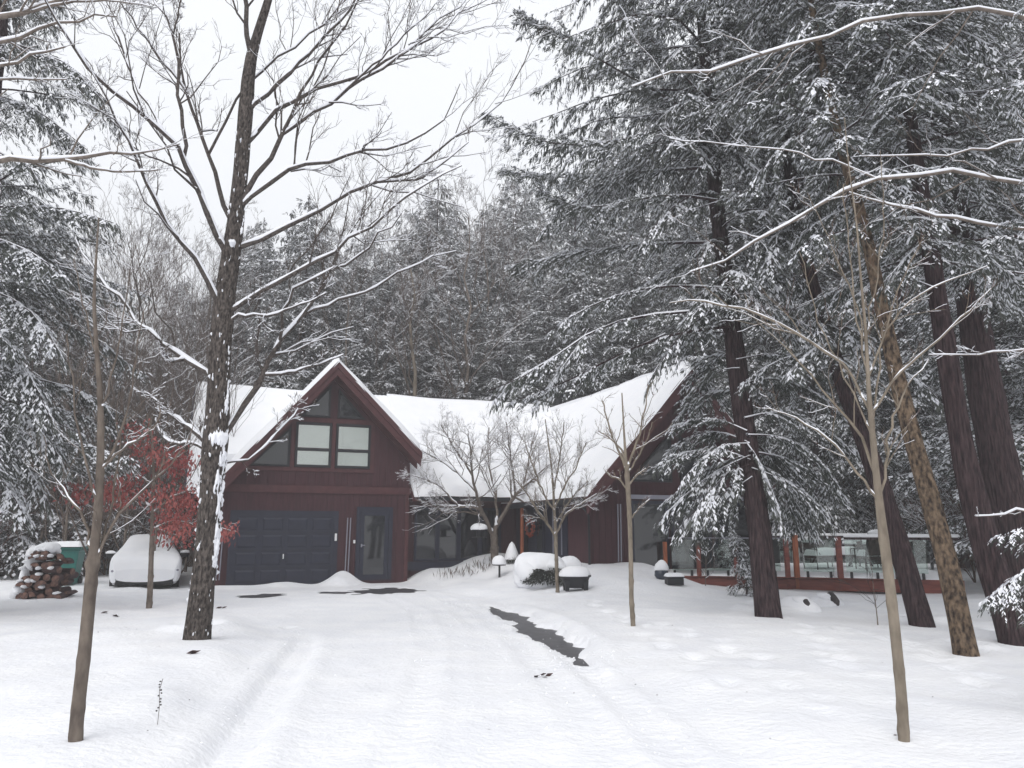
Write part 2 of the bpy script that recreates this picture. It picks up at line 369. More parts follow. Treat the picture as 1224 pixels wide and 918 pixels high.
# ------------------------------------------------------------------ ground
def axis(pieces):
    out = []
    for a, b, s in pieces:
        out.append(np.arange(a, b, s))
    return np.concatenate(out + [[pieces[-1][1]]])
def grow(a, b, s0, k):
    o = [a]; s = s0
    while o[-1] < b: s *= k; o.append(o[-1] + s)
    return np.array(o)
xs = np.concatenate([-grow(13, 130, .15, 1.15)[::-1], np.arange(-12.9, -4.6, .1), np.arange(-4.6, 2.2, .04), np.arange(2.2, 9, .07), np.arange(9, 14, .12), grow(14, 130, .15, 1.15)])
ys = np.concatenate([-grow(0, 22, .4, 1.3)[::-1][:-1], np.arange(0, 3.5, .25), np.arange(3.5, 14, .05), np.arange(14, 25, .06), np.arange(25, 30, .2), grow(30, 150, .3, 1.15)])
X, Y = np.meshgrid(xs, ys)
Z = ground_h(X, Y)
nx, ny = len(xs), len(ys)
idx = np.arange(nx * ny).reshape(ny, nx)
quads = np.stack([idx[:-1, :-1], idx[:-1, 1:], idx[1:, 1:], idx[1:, :-1]], -1).reshape(-1, 4)
g = mk('ground', np.stack([X, Y, Z], -1), quads, M['ground_snow'], None, True); g['kind'] = 'structure'
d = MB(); dv = [(-4.2, 0), (5, 0), (4, 12), (3.0, 21), (-1.5, 26.5), (-10, 22.6), (-8, 17), (-5.5, 11)]
d.raw([(x, y, -.016) for x, y in dv], [tuple(range(len(dv)))])
d.build('driveway', M['asphalt'])['kind'] = 'structure'

# ------------------------------------------------------------------ snow slab over a sloping quad
def snow_slab(mb, c00, c10, c11, c01, thick=.18, n=60, m=24, seed=0, edge=.14, sides=(1, 1, 1, 1), amp=.36):
    """bilinear quad; thickness is added along z; edges roll off"""
    c00, c10, c11, c01 = [np.array(c, float) for c in (c00, c10, c11, c01)]
    nz = SinNoise(seed + 50, 12)
    U, W = np.meshgrid(np.linspace(0, 1, n), np.linspace(0, 1, m))
    P = c00 * ((1 - U) * (1 - W))[..., None] + c10 * (U * (1 - W))[..., None] + c11 * (U * W)[..., None] + c01 * ((1 - U) * W)[..., None]
    lu = np.linalg.norm(c10 - c00); lw = np.linalg.norm(c01 - c00)
    def roll(dist): t = np.clip(dist / edge, 0, 1); return np.sqrt(1 - (1 - t) ** 2)
    k = np.ones_like(U)
    if sides[0]: k = k * roll(W * lw)
    if sides[1]: k = k * roll((1 - U) * lu)
    if sides[2]: k = k * roll((1 - W) * lw)
    if sides[3]: k = k * roll(U * lu)
    T = thick * k * (1 + amp * nz(U * lu * 1.3, W * lw * 1.3) * .6)
    e1 = (c01 - c00) / lw; wob = .05 * nz(U * lu * 3.1 + 3, U * 0) * np.exp(-W * lw / .3) if lw > 2 else 0 * U
    P = P + e1 * wob[..., None]
    top = P.copy(); top[..., 2] += T
    N = n * m; id_ = np.arange(N).reshape(m, n)
    mb.raw(top.reshape(-1, 3), [tuple(q) for q in np.stack([id_[:-1, :-1], id_[:-1, 1:], id_[1:, 1:], id_[1:, :-1]], -1).reshape(-1, 4)])
    # skirt down to the slab
    ring = list(id_[0, :]) + list(id_[1:, -1]) + list(id_[-1, -2::-1]) + list(id_[-2:0:-1, 0])
    a = top.reshape(-1, 3)[ring]; b = P.reshape(-1, 3)[ring]
    r = len(ring)
    mb.raw(np.concatenate([a, b]), [(i, (i + 1) % r, (i + 1) % r + r, i + r) for i in range(r)])
    return mb

# ------------------------------------------------------------------ house
house = empty('house', HO, 'burgundy board and batten house with snow covered gable roofs and navy garage door', 'house', rz=YAW)
def battens(mb, u0, u1, w, ztop_fn, z0=0, step=.2, skip=()):
    u = u0 + step / 2
    while u < u1:
        zt = ztop_fn(u); segs = [(z0, zt)]
        for (a, b, c, e) in skip:
            if a - .02 < u < b + .02:
                ns = []
                for s0, s1 in segs:
                    if c > s0: ns.append((s0, min(c, s1)))
                    if e < s1: ns.append((max(e, s0), s1))
                segs = ns
        for s0, s1 in segs:
            if s1 - s0 > .05: mb.box(u - .022, u + .022, w - .018, w + .01, s0, s1)
        u += step
GA = (3.13, 6.62)                                   # garage gable apex of the roof underside
def gtop(u): return GA[1] - (GA[0] - u) * 1.165 if u < GA[0] else GA[1] - (u - GA[0]) * 1.0
wall = MB()
wall.prism([(0, 0), (5.67, 0), (5.67, gtop(5.67)), GA, (0, gtop(0))], 0, 3.6)
battens(wall, 0, 5.67, 0, lambda u: gtop(u) - .02, skip=[(.3, 3.5, -1, 2.2), (3.98, 5.2, -1, 2.35), (-.1, 6, 2.72, 3.0), (.6, 4.6, 3.45, 5.1), (1.8, 4.6, 5.05, 6.4)])
wall.build('garage_wall', M['wall'], house)
main = MB()
main.box(-.5, 9.6, .35, 8.2, 0, 2.75)
main.prism([(.35, 2.75), (8.2, 2.75), (4.2, 6.4)], -.5, 12, axis='x')
battens(main, 5.75, 9.5, .35, lambda u: 2.6, skip=[(5.6, 8.75, .6, 2.5)])
main.build('main_wall', M['wall'], house)
WA = (12.45, 6.10)
def wtop(u): return WA[1] - abs(u - WA[0]) * 1.09
wing = MB()
wing.prism([(9.57, -.2), (15.33, -.2), (15.33, wtop(15.33)), WA, (9.57, wtop(9.57))], -5.0, 6)
battens(wing, 9.57, 15.33, -5.0, lambda u: wtop(u) - .03, skip=[(10.75, 15.4, -1, 2.55), (10.7, 15, 2.9, 5)])
wing.build('wing_wall', M['wall'], house)

# belt, corner boards
tr = MB(); tr.box(-.04, 5.71, -.045, .0, 2.74, 2.96); tr.build('belt_board', M['trim'], house)
for u in (0.02, 5.6):
    tr = MB(); tr.box(u - .06, u + .06, -.03, 0, 0, 2.73); tr.build('corner_board', M['trim'], house)

# roofs: slabs, fascias, snow
def gable_roof(name, apex, ends, w0, w1, th=.16):
    mb = MB()
    for (eu, ez) in ends:
        mb.prism([(apex[0], apex[1]), (eu, ez), (eu, ez + th), (apex[0], apex[1] + th)], w0, w1)
    return mb.build(name, M['trim'], house)
gl, gr_ = (-.18, gtop(-.18)), (5.88, gtop(5.88))
groof = gable_roof('garage_roof', GA, (gl, gr_), -.55, 4.2)
fa = MB()
for (eu, ez) in (gl, gr_):
    s = np.sign(eu - GA[0])
    fa.prism([(GA[0], GA[1] - .26), (eu, ez - .26), (eu, ez + .155), (GA[0], GA[1] + .155)], -.60, -.552)
    fa.prism([(GA[0], GA[1] - .02), (eu + s * .02, ez - .02), (eu + s * .02, ez + .19), (GA[0], GA[1] + .19)], -.65, -.603)
    fa.prism([(GA[0], GA[1] - .30), (eu, ez - .30), (eu, ez - .02), (GA[0], GA[1] - .02)], -.10, -.003)
fa.build('rake_board', M['trim'], groof)
sn = MB()
snow_slab(sn, (gl[0] + .0, -.64, gl[1] + .165), (GA[0] + .03, -.64, GA[1] + .165), (GA[0] + .03, 4.2, GA[1] + .165), (gl[0], 4.2, gl[1] + .165), .24, 40, 40, 1, .12, (1, 0, 0, 1))
snow_slab(sn, (gr_[0], -.64, gr_[1] + .165), (GA[0] - .03, -.64, GA[1] + .165), (GA[0] - .03, 4.2, GA[1] + .165), (gr_[0], 4.2, gr_[1] + .165), .24, 40, 40, 2, .12, (1, 0, 0, 1))
sn.build('snow', M['snow'], groof, True)
# main roof
RW, RZ, EW, EZ = 4.2, 6.45, -.35, 2.52
mr = MB()
SL = (RZ - EZ) / (RW - EW); MW = .9; MZ = EZ + SL * (MW - EW)
for a_, b_, ew, ez in ((-.98, -.02, EW, EZ), (-.02, 5.70, MW, MZ), (5.70, 12.6, EW, EZ)):
    mr.prism([(ew, ez), (RW, RZ), (2 * RW - EW, EZ), (2 * RW - EW, EZ + .16), (RW, RZ + .18), (ew, ez + .16)], a_, b_, axis='x')
mroof = mr.build('main_roof', M['trim'], house)
rk = MB()
rk.prism([(EW, EZ - .1), (RW, RZ - .1), (RW, RZ + .2), (EW, EZ + .17)], -1.03, -.985, axis='x'); rk.build('rake_board', M['navy'], mroof)
gt = MB(); gt.box(5.9, 9.2, EW - .1, EW - .005, EZ + .03, EZ + .15); gt.build('gutter', M['dark'], mroof)
rc = MB(); rc.box(3.2, 12.2, RW - .16, RW + .14, RZ + .16, RZ + .26)
for i in range(60):
    u = 3.25 + i * .15; rc.box(u, u + .07, RW - .22, RW - .14, RZ + .10, RZ + .24)
rc.build('ridge_cap', M['dark'], mroof)
sn = MB()
snow_slab(sn, (-.98, EW - .06, EZ + .165), (-.02, EW - .06, EZ + .165), (-.02, RW - .12, RZ + .09), (-.98, RW - .12, RZ + .09), .22, 16, 40, 3, .16, (1, 0, 1, 1))
snow_slab(sn, (-.02, MW, MZ + .165), (5.72, MW, MZ + .165), (5.72, RW - .12, RZ + .09), (-.02, RW - .12, RZ + .09), .22, 50, 40, 3, .16, (0, 0, 1, 0))
snow_slab(sn, (5.72, EW - .06, EZ + .165), (12.5, EW - .06, EZ + .165), (12.5, RW - .12, RZ + .09), (5.72, RW - .12, RZ + .09), .22, 60, 40, 3, .16, (1, 0, 1, 0))
sn.build('snow', M['snow'], mroof, True)
# wing roof
wl, wr = (9.0, wtop(9.0)), (15.9, wtop(15.9))
wroof = gable_roof('wing_roof', WA, (wl, wr), -5.9, 6)
fa = MB()
for (eu, ez) in (wl, wr):
    s = np.sign(eu - WA[0])
    fa.prism([(WA[0], WA[1] - .30), (eu, ez - .30), (eu, ez + .155), (WA[0], WA[1] + .155)], -5.96, -5.903)
    fa.prism([(WA[0], WA[1] - .02), (eu + s * .02, ez - .02), (eu + s * .02, ez + .19), (WA[0], WA[1] + .19)], -6.01, -5.963)
fa.build('rake_board', M['trim'], wroof)
gt = MB(); gt.box(8.88, 8.985, -5.8, -.5, wl[1] - .02, wl[1] + .12); gt.build('gutter', M['dark'], wroof)
sn = MB()
snow_slab(sn, (wl[0] - .03, -6.0, wl[1] + .165), (WA[0] + .03, -6.0, WA[1] + .165), (WA[0] + .03, 6, WA[1] + .165), (wl[0] - .03, 6, wl[1] + .165), .24, 40, 60, 5, .14, (1, 0, 0, 1), .4)
snow_slab(sn, (wr[0] + .03, -6.0, wr[1] + .165), (WA[0] - .03, -6.0, WA[1] + .165), (WA[0] - .03, 6, WA[1] + .165), (wr[0] + .03, 6, wr[1] + .165), .24, 40, 60, 6, .14, (1, 0, 0, 1), .4)
sn.build('snow', M['snow'], wroof, True)
for (u, w, r, h) in ((12.6, 3.3, .14, .75), (12.85, 2.6, .17, .7)):
    p = MB(); p.tube([(u, w, WA[1] - .1), (u, w, WA[1] + h)], r, 14); p.tube([(u, w, WA[1] + h + .04), (u, w, WA[1] + h + .2)], r * 1.5, 14)
    p.tube([(u, w, WA[1] + h), (u, w, WA[1] + h + .05)], r * .6, 10)
    vp = p.build('flue_pipe', M['dark'], wroof)
    p = MB(); p.blob((u, w, WA[1] + h + .2), r * 1.5, r * 1.5, .12, 3, .1, floor=0); p.build('snow', M['snow'], vp, True)

# garage door
gd = MB(); gd.box(.42, 3.3, -.03, 0, 0, 2.05); gdo = gd.build('garage_door', M['navy'], house)
pn = MB()
for r in range(4):
    for c in range(4):
        u0 = .42 + c * .72 + .07; z0 = .02 + r * .508 + .07
        pn.raw([(u0, -.033, z0), (u0 + .58, -.033, z0), (u0 + .58, -.033, z0 + .37), (u0, -.033, z0 + .37), (u0 + .05, -.055, z0 + .05), (u0 + .53, -.055, z0 + .05), (u0 + .53, -.055, z0 + .32), (u0 + .05, -.055, z0 + .32)],
               [(0, 1, 5, 4), (1, 2, 6, 5), (2, 3, 7, 6), (3, 0, 4, 7), (4, 5, 6, 7)])
pn.build('raised_panel', M['navy'], gdo)
sm = MB()
for r in (1, 2, 3): sm.box(.42, 3.3, -.036, -.031, .02 + r * .508 - .006, .02 + r * .508 + .006)
sm.build('section_joint', M['black'], gdo)
hh = MB(); hh.box(1.83, 1.86, -.09, -.056, .78, .92); hh.build('handle', M['white'], gdo)
fr = MB(); fr.box(.28, .42, -.05, 0, 0, 2.2); fr.box(3.3, 3.44, -.05, 0, 0, 2.2); fr.box(.42, 3.3, -.05, 0, 2.05, 2.2); fr.build('garage_door_frame', M['navy'], house)
lt = MB(); lt.box(3.34, 3.40, -.11, -.051, 1.3, 1.52); lt.build('wall_light', M['white'], house)
lt = MB(); lt.box(3.92, 3.98, -.06, -.0, 1.22, 1.32); lt.build('door_bell', M['white'], house)
# side door with full glass
ed = MB(); ed.box(4.12, 5.02, -.02, 0, .1, 2.2); edo = ed.build('entry_door', M['navy'], house)
fr = MB(); fr.box(4.0, 4.12, -.055, 0, .1, 2.34); fr.box(5.02, 5.14, -.055, 0, .1, 2.34); fr.box(4.12, 5.02, -.055, 0, 2.2, 2.34); fr.build('door_frame', M['navy'], edo)
st = MB(); st.box(4.13, 4.25, -.05, -.021, .11, 2.19); st.box(4.89, 5.01, -.05, -.021, .11, 2.19); st.box(4.25, 4.89, -.05, -.021, 2.07, 2.19); st.box(4.25, 4.89, -.05, -.021, .11, .27); st.build('storm_door_stile', M['navy'], edo)
pa = MB(); pa.box(4.25, 4.89, -.034, -.024, .27, 2.07); pa.build('pane', M['pane'], edo)
ha = MB(); ha.box(4.15, 4.19, -.10, -.051, 1.1, 1.2); ha.bar((4.17, -.09, 1.16), (4.27, -.09, 1.16), .025); ha.build('handle', M['grey'], edo)
# pairs of slim grey pipes on the walls
def pipe_pair(u, w, z0, z1):
    p = MB()
    for k in (0, .09): p.bar((u + k, w - .05, z0), (u + k + .02, w - .05, z1), .028)
    p.build('slim_wall_pipe', M['grey'], house)
pipe_pair(3.70, 0, .35, 2.0); pipe_pair(.0, -.03, .2, 1.5)
pipe_pair(10.42, -5.0, .75, 2.35)
def window(u0, u1, z0, z1, w, mull=0, fw=.07, mat='navy', pane='pane', trans=None, depth=.07, blind=False, lab=None):
    f = MB(); f.box(u0, u0 + fw, w - depth, w, z0, z1); f.box(u1 - fw, u1, w - depth, w, z0, z1); f.box(u0 + fw, u1 - fw, w - depth, w, z0, z0 + fw); f.box(u0 + fw, u1 - fw, w - depth, w, z1 - fw, z1)
    if trans: f.box(u0 + fw, u1 - fw, w - depth, w, trans - fw / 2, trans + fw / 2)
    fo = f.build('window', M[mat], house)
    p = MB()
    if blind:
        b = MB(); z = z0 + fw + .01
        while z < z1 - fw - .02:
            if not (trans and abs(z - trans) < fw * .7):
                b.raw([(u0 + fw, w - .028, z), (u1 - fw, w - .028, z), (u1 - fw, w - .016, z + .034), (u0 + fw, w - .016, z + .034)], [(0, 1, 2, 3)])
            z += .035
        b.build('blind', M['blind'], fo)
        p.box(u0 + fw, u1 - fw, w - .045, w - .040, z0 + fw, z1 - fw)
    else:
        p.box(u0 + fw, u1 - fw, w - .035, w - .015, z0 + fw, z1 - fw)
    p.build('pane', M[pane], fo)
    return fo
# upper windows of the garage gable
ft = MB(); ft.box(1.9, 4.48, -.04, 0, 3.40, 3.52); ft.box(1.9, 4.48, -.04, 0, 4.93, 5.07); ft.box(1.9, 2.02, -.04, 0, 3.52, 4.93); ft.box(4.36, 4.48, -.04, 0, 3.52, 4.93); ft.box(3.13, 3.25, -.04, 0, 3.52, 4.93)
ft.box(.5, 1.9, -.04, 0, 3.40, 3.52)
ft.build('window_casing', M['trim'], house)
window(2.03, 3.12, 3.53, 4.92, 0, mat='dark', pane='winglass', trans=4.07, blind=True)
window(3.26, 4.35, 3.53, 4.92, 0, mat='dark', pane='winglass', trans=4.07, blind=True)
def tri_window(poly, w, fw=.06):
    P = np.array(poly, float); c = P.mean(0); n = len(P)
    Q = []
    for i in range(n):                               # inset polygon
        a, b, d_ = P[i - 1], P[i], P[(i + 1) % n]
        e1 = (b - a) / np.linalg.norm(b - a); e2 = (d_ - b) / np.linalg.norm(d_ - b)
        n1 = np.array([-e1[1], e1[0]]); n2 = np.array([-e2[1], e2[0]])
        if np.dot(c - b, n1) < 0: n1 = -n1
        if np.dot(c - b, n2) < 0: n2 = -n2
        A = np.array([n1, n2]); Q.append(b + np.linalg.solve(A, [fw, fw]))
    f = MB(); V = []
    for ww in (w, w - .06):
        V += [(p[0], ww, p[1]) for p in P]; V += [(q[0], ww, q[1]) for q in Q]
    Fq = []
    for i in range(n):
        j = (i + 1) % n
        Fq += [(2 * n + i, 2 * n + j, 3 * n + j, 3 * n + i), (i, j, 2 * n + j, 2 * n + i), (n + i, n + j, 3 * n + j, 3 * n + i)]
    f.raw(V, Fq); fo = f.build('window', M['dark'], house)
    p = MB(); p.raw([(q[0], w - .02, q[1]) for q in Q], [tuple(range(n))]); p.build('pane', M['pane'], fo)
tri_window([(3.05, 5.10), (3.05, 6.15), (2.15, 5.10)], 0)
tri_window([(3.28, 5.10), (4.15, 5.10), (3.28, 6.05)], 0)
tri_window([(.70, 3.53), (1.88, 3.53), (1.88, 4.75)], 0)
# main wall window band
bd = MB(); bd.box(5.72, 9.3, .23, .345, .35, .62); bd.build('window_apron', M['navy'], house)
for a, b in ((5.95, 6.72), (6.72, 7.45), (7.45, 8.2), (8.2, 8.95)):
    window(a, b, .64, 2.36, .35, fw=.075)
# wing left wall (faces -u): entry with double door, panels
def side_box(mb, u, w0, w1, z0, z1, t=.04): return mb.box(u - t, u, w0, w1, z0, z1)
pm = MB(); side_box(pm, 9.57, -3.6, .34, .3, 2.42, .03); pm.build('entry_panelling', M['navy'], house)
dd = MB(); side_box(dd, 9.54, -1.95, -.25, .35, 2.3, .03); ddo = dd.build('front_door', M['navy'], house)
for k in (-1.9, -.75):
    p = MB(); side_box(p, 9.51, k, k + .42, .8, 2.15, .008); p.build('pane', M['pane'], ddo)
p = MB(); side_box(p, 9.505, -2.05, -1.97, .35, 2.4, .03); side_box(p, 9.505, -.25, -.17, .35, 2.4, .03); side_box(p, 9.505, -1.97, -.25, 2.3, 2.4, .03); p.build('door_frame', M['navy'], ddo)
ps = MB(); ps.tube([(9.1, -1.2, 0.2), (9.1, -1.2, 2.4)], .06, 10)
ps.build('porch_post', M['post'], house)
dp = MB(); dp.tube([(8.95, -5.3, 2.35), (9.3, -5.2, 2.2), (9.5, -5.06, 2.0), (9.5, -5.06, .4)], .035, 8); dp.build('downspout', M['dark'], house)
for w in (-3.3, -2.7):
    dp = MB(); dp.bar((9.5, w, .9), (9.5, w, 2.3), .03); dp.build('slim_wall_pipe', M['grey'], house)
# wing front: glazed door, windows, gable windows
window(10.85, 12.1, .55, 2.45, -5.0, fw=.09, mat='navy')
window(12.2, 13.6, .55, 2.45, -5.0, fw=.09, mat='navy')
window(13.7, 15.1, .55, 2.45, -5.0, fw=.09, mat='navy')
hd = MB(); hd.box(10.8, 15.2, -5.12, -5.0, 2.5, 2.62); hd.build('window_head', M['grey'], house)
tri_window([(10.85, 3.0), (12.3, 3.0), (12.3, 4.4), (12.0, 4.2)], -5.0)
tri_window([(12.6, 3.0), (14.2, 3.0), (13.0, 4.2), (12.6, 4.4)], -5.0)

# wreath hangs on the front door: a thing of its own
wc = hp(9.44, -1.1, 1.72)
wr_ = empty('wreath', wc, 'red berry wreath hanging on the dark front door', 'wreath', rz=YAW)
t = MB(); n = 28
ring = [(0 , .27 * math.cos(2 * math.pi * k / n), .25 * math.sin(2 * math.pi * k / n)) for k in range(n + 1)]
t.tube(ring, .035, 6, False); t.build('ring', M['twig_red'], wr_, True)
b = MB()
for k in range(90):
    a = random.uniform(0, 6.283); r = .26 + random.uniform(-.06, .06)
    b.blob((random.uniform(-.07, .02), r * 1.05 * math.cos(a), r * math.sin(a)), .03, .03, .03, k, .1, 6, 4)
b.build('berries', M['wreath'], wr_, True)

# ------------------------------------------------------------------ deck
DZ = .34
A0 = at(786, 690, 22.6); A1 = at(948, 690, 21.9); B1 = at(1150, 694, 20.3)
for p in (A0, A1, B1): p[2] = DZ
deck = empty('deck', (A1[0], A1[1], 0), 'red edged timber deck with glass railing and snow on its boards, right of house', 'deck')
def dl(p, dz=0): return (p[0] - A1[0], p[1] - A1[1], p[2] + dz)
bk0 = A0 + np.array([1.2, 5.5, 0]); bk1 = B1 + np.array([1.4, 7.0, 0])
pl = MB(); pts = [A0, A1, B1, bk1, bk0]
pl.raw([dl(p, -.12) for p in pts] + [dl(p, -.02) for p in pts], [(4, 3, 2, 1, 0), (5, 6, 7, 8, 9)] + [(i, (i + 1) % 5, (i + 1) % 5 + 5, i + 5) for i in range(5)])
pl.build('platform', M['rim'], deck)
def inset(p, q, d_):
    v = q - p; v = v / np.linalg.norm(v); nrm = np.array([v[1], -v[0], 0]); return nrm * d_
for p, q in ((A0, A1), (A1, B1), (B1, bk1)):
    o = inset(p, q, .03)
    rb = MB(); rb.bar(dl(p + o, -.16), dl(q + o, -.16), .045, .34); rb.build('rim_board', M['rim'], deck)
sk = MB(); sk.bar(dl(A0 + np.array([0, .3, 0]), -.32), dl(A1 + np.array([0, .3, 0]), -.32), .04, .5); sk.bar(dl(A1 + np.array([0, .3, 0]), -.32), dl(B1 + np.array([0, .3, 0]), -.32), .04, .5); sk.build('skirt', M['dark'], deck)
sd = MB()
snow_slab(sd, dl(A0, 0), dl(A1, 0), dl((bk0 + bk1) / 2, 0), dl(bk0, 0), .16, 40, 30, 8, .2, (1, 0, 1, 1))
snow_slab(sd, dl(A1, 0), dl(B1, 0), dl(bk1, 0), dl((bk0 + bk1) / 2, 0), .16, 40, 30, 9, .2, (1, 1, 1, 0))
sd.build('deck_snow', M['snow'], deck, True)
def on_front(px):                                     # point of the deck front under an image column
    r = ray(px, 690)
    for p, q in ((A0, A1), (A1, B1)):
        v = q - p; Mx = np.array([[r[0], -v[0]], [r[1], -v[1]]]); s, tt = np.linalg.solve(Mx, p[:2])
        if -.02 <= tt <= 1.02: return p + v * tt
    return p
for k, (px, h, w_) in enumerate(((778, .95, .11), (796, .95, .11), (836, .95, .11), (881, .98, .12), (942, 1.05, .12), (953, 1.15, .13), (1005, 1.1, .13))):
    p = on_front(max(px, 787)) if px > 780 else A0 + np.array([-.1, .5, 0])
    b = MB(); b.box(-w_ / 2, w_ / 2, -w_ / 2, w_ / 2, 0, h + .3)
    b.build('post', M['post'] if px < 800 or px == 953 else M['rim'], deck, loc=dl(p, -.3), bevel=.01)
def panel(p, q, h=.98):
    v = (q - p); L = np.linalg.norm(v); e = v / L
    gl_ = MB(); gl_.bar(dl(p + e * .09, h / 2 + .1), dl(q - e * .09, h / 2 + .1), .012, h - .12); go = gl_.build('glass_panel', M['clear'], deck)
    for t_ in (.2, .8):
        s = p + v * t_; c = MB(); c.bar(dl(s, .0), dl(s, .17), .05, .06); c.build('clamp', M['black'], go)
for a, b_ in ((800, 834), (838, 879), (884, 938), (957, 1003), (1008, 1060), (1062, 1115)):
    panel(on_front(a), on_front(b_))
panel(B1 + (A1 - B1) * .03, B1 + (bk1 - B1) * .3); panel(B1 + (bk1 - B1) * .32, B1 + (bk1 - B1) * .62); panel(B1 + (bk1 - B1) * .64, bk1)
panel(bk1 + (bk0 - bk1) * .02, bk1 + (bk0 - bk1) * .3); panel(bk1 + (bk0 - bk1) * .32, bk1 + (bk0 - bk1) * .6)
rl = MB()
for p, q in ((on_front(1012), B1), (B1, bk1), (bk1, bk1 + (bk0 - bk1) * .6)):
    rl.bar(dl(p, 1.06), dl(q, 1.06), .10, .07)
rlo = rl.build('top_rail', M['hem_bark'], deck)
rl = MB(); rl.bar(dl(on_front(800), 1.06), dl(on_front(945), 1.06), .03, .025); rl.build('glass_cap_rail', M['grey'], deck)
rs = MB()
for p, q in ((on_front(1012), B1), (B1, bk1), (bk1, bk1 + (bk0 - bk1) * .6)):
    rs.tube([dl(p * (1 - t_) + q * t_, 1.115) for t_ in np.linspace(0, 1, 9)], .06, 8)
rs.build('snow', M['snow'], rlo, True)

# patio furniture on the deck
def snow_pad(x0, x1, y0, y1, z, h, seed): 
    s = MB(); snow_slab(s, (x0, y0, z), (x1, y0, z), (x1, y1, z), (x0, y1, z), h, 18, 14, seed, .12); return s
def patio_chair(loc, rz, label, high=False, wide=.62):
    o = empty('patio_chair', loc, label, 'chair', 'snowy patio seats on the deck', rz)
    f = MB(); hb = 1.05 if high else .85; W = wide / 2
    for sx in (-W, W):
        f.tube([(sx, -.28, .0), (sx, .30, .0)], .022, 6); f.tube([(sx, -.25, .0), (sx, -.27, .62), (sx, .25, .64)], .022, 6); f.tube([(sx, .2, 0), (sx, .25, .45), (sx, .42, hb)], .022, 6)
    f.tube([(-W, .42, hb), (W, .42, hb)], .022, 6); f.tube([(-W, -.27, .38), (W, -.27, .38)], .022, 6); f.tube([(-W, .0, .0), (W, .0, .0)], .02, 6)
    for k in range(1, 6):
        x = -W + k * wide / 6; f.tube([(x, .25, .42), (x, .41, hb)], .01, 5)
    f.build('frame', M['black'], o, True)
    s = MB(); s.box(-W + .02, W - .02, -.28, .26, .36, .44); s.build('seat', M['bronze'], o, bevel=.03)
    b = MB(); b.raw([(-W + .03, .24, .46), (W - .03, .24, .46), (W - .03, .40, hb - .02), (-W + .03, .40, hb - .02), (-W + .03, .32, .46), (W - .03, .32, .46), (W - .03, .46, hb - .02), (-W + .03, .46, hb - .02)], [(0, 1, 2, 3), (5, 4, 7, 6), (0, 4, 5, 1), (3, 2, 6, 7), (0, 3, 7, 4), (1, 5, 6, 2)])
    b.build('backrest', M['bronze'], o)
    sp = snow_pad(-W + .02, W - .02, -.28, .28, .44, .2, int(abs(loc[0]) * 10)); sp.blob((0, .43, hb + .03), W, .09, .1, 4, .1); sp.build('snow', M['snow'], o, True)
    return o
dz = DZ + .12
def onz(px, Y, z): p = at(px, 690, Y); p[2] = z; return p
patio_chair(onz(984, 23.0, dz), .5, 'wide low rocking seat heaped with snow on the deck', wide=1.0)
patio_chair(onz(1013, 23.8, dz), -.9, 'open armed black metal chair beside the snowy table')
patio_chair(onz(1044, 22.3, dz), 3.3, 'high backed brown chair turned away on the deck', True, .68)
patio_chair(onz(1072, 23.2, dz), -1.3, 'black metal chair at the far side of the high backed chair')
tb = empty('patio_table', onz(1030, 24.5, dz), 'round patio table under a thick pad of snow', 'table')
t = MB(); t.lathe([(.0, .70), (.7, .70), (.72, .72), (.7, .74), (.0, .74)], (0, 0, 0), 24); t.build('tabletop', M['black'], tb)
for k in range(4):
    a = k * 1.571 + .4; t = MB(); t.tube([(.1 * math.cos(a), .1 * math.sin(a), .7), (.5 * math.cos(a), .5 * math.sin(a), 0)], .025, 6); t.build('leg', M['black'], tb)
t = MB(); t.blob((0, 0, .74), .7, .7, .26, 9, .06, floor=0); t.build('snow', M['snow'], tb, True)
gb = empty('grill', onz(905, 26, dz), 'covered barbecue grill on the deck behind the hemlock trunk', 'grill')
t = MB(); t.box(-.7, .7, -.3, .3, .1, .85); t.build('cabinet', M['dark'], gb, bevel=.03)
t = MB(); t.prism([(-.3, .85), (.3, .85), (.3, 1.0), (.15, 1.2), (-.15, 1.2), (-.3, 1.0)], -.5, .5, axis='x'); t.build('lid', M['black'], gb, bevel=.03)
t = MB(); t.blob((0, 0, 1.2), .55, .25, .15, 4, .1, floor=0); t.build('snow', M['snow'], gb, True)

# ------------------------------------------------------------------ garden objects before the house
p = hit(688, 706)
pt = empty('planter', p, 'dark footed planter tub heaped with a dome of snow', 'planter', rz=.1); pt.scale = (.86, .86, .86)
t = MB(); t.lathe([(.0, .08), (.27, .08), (.33, .2), (.40, .36), (.44, .37), (.44, .42), (.38, .42), (.36, .36)], (0, 0, 0), 28, .75); t.build('bowl', M['dark'], pt, True)
for sx in (-.26, .26):
    for sy in (-.16, .16):
        t = MB(); t.raw([(sx - .05, sy - .04, 0), (sx + .05, sy - .04, 0), (sx + .05, sy + .04, 0), (sx - .05, sy + .04, 0), (sx - .07, sy - .05, .28), (sx + .07, sy - .05, .28), (sx + .07, sy + .05, .28), (sx - .07, sy + .05, .28)], [(3, 2, 1, 0), (4, 5, 6, 7), (0, 1, 5, 4), (1, 2, 6, 5), (2, 3, 7, 6), (3, 0, 4, 7)]); t.build('foot', M['dark'], pt)
t = MB(); t.blob((0, 0, .42), .45, .35, .27, 2, .06, 24, 14, floor=-.03); t.build('snow', M['snow'], pt, True)

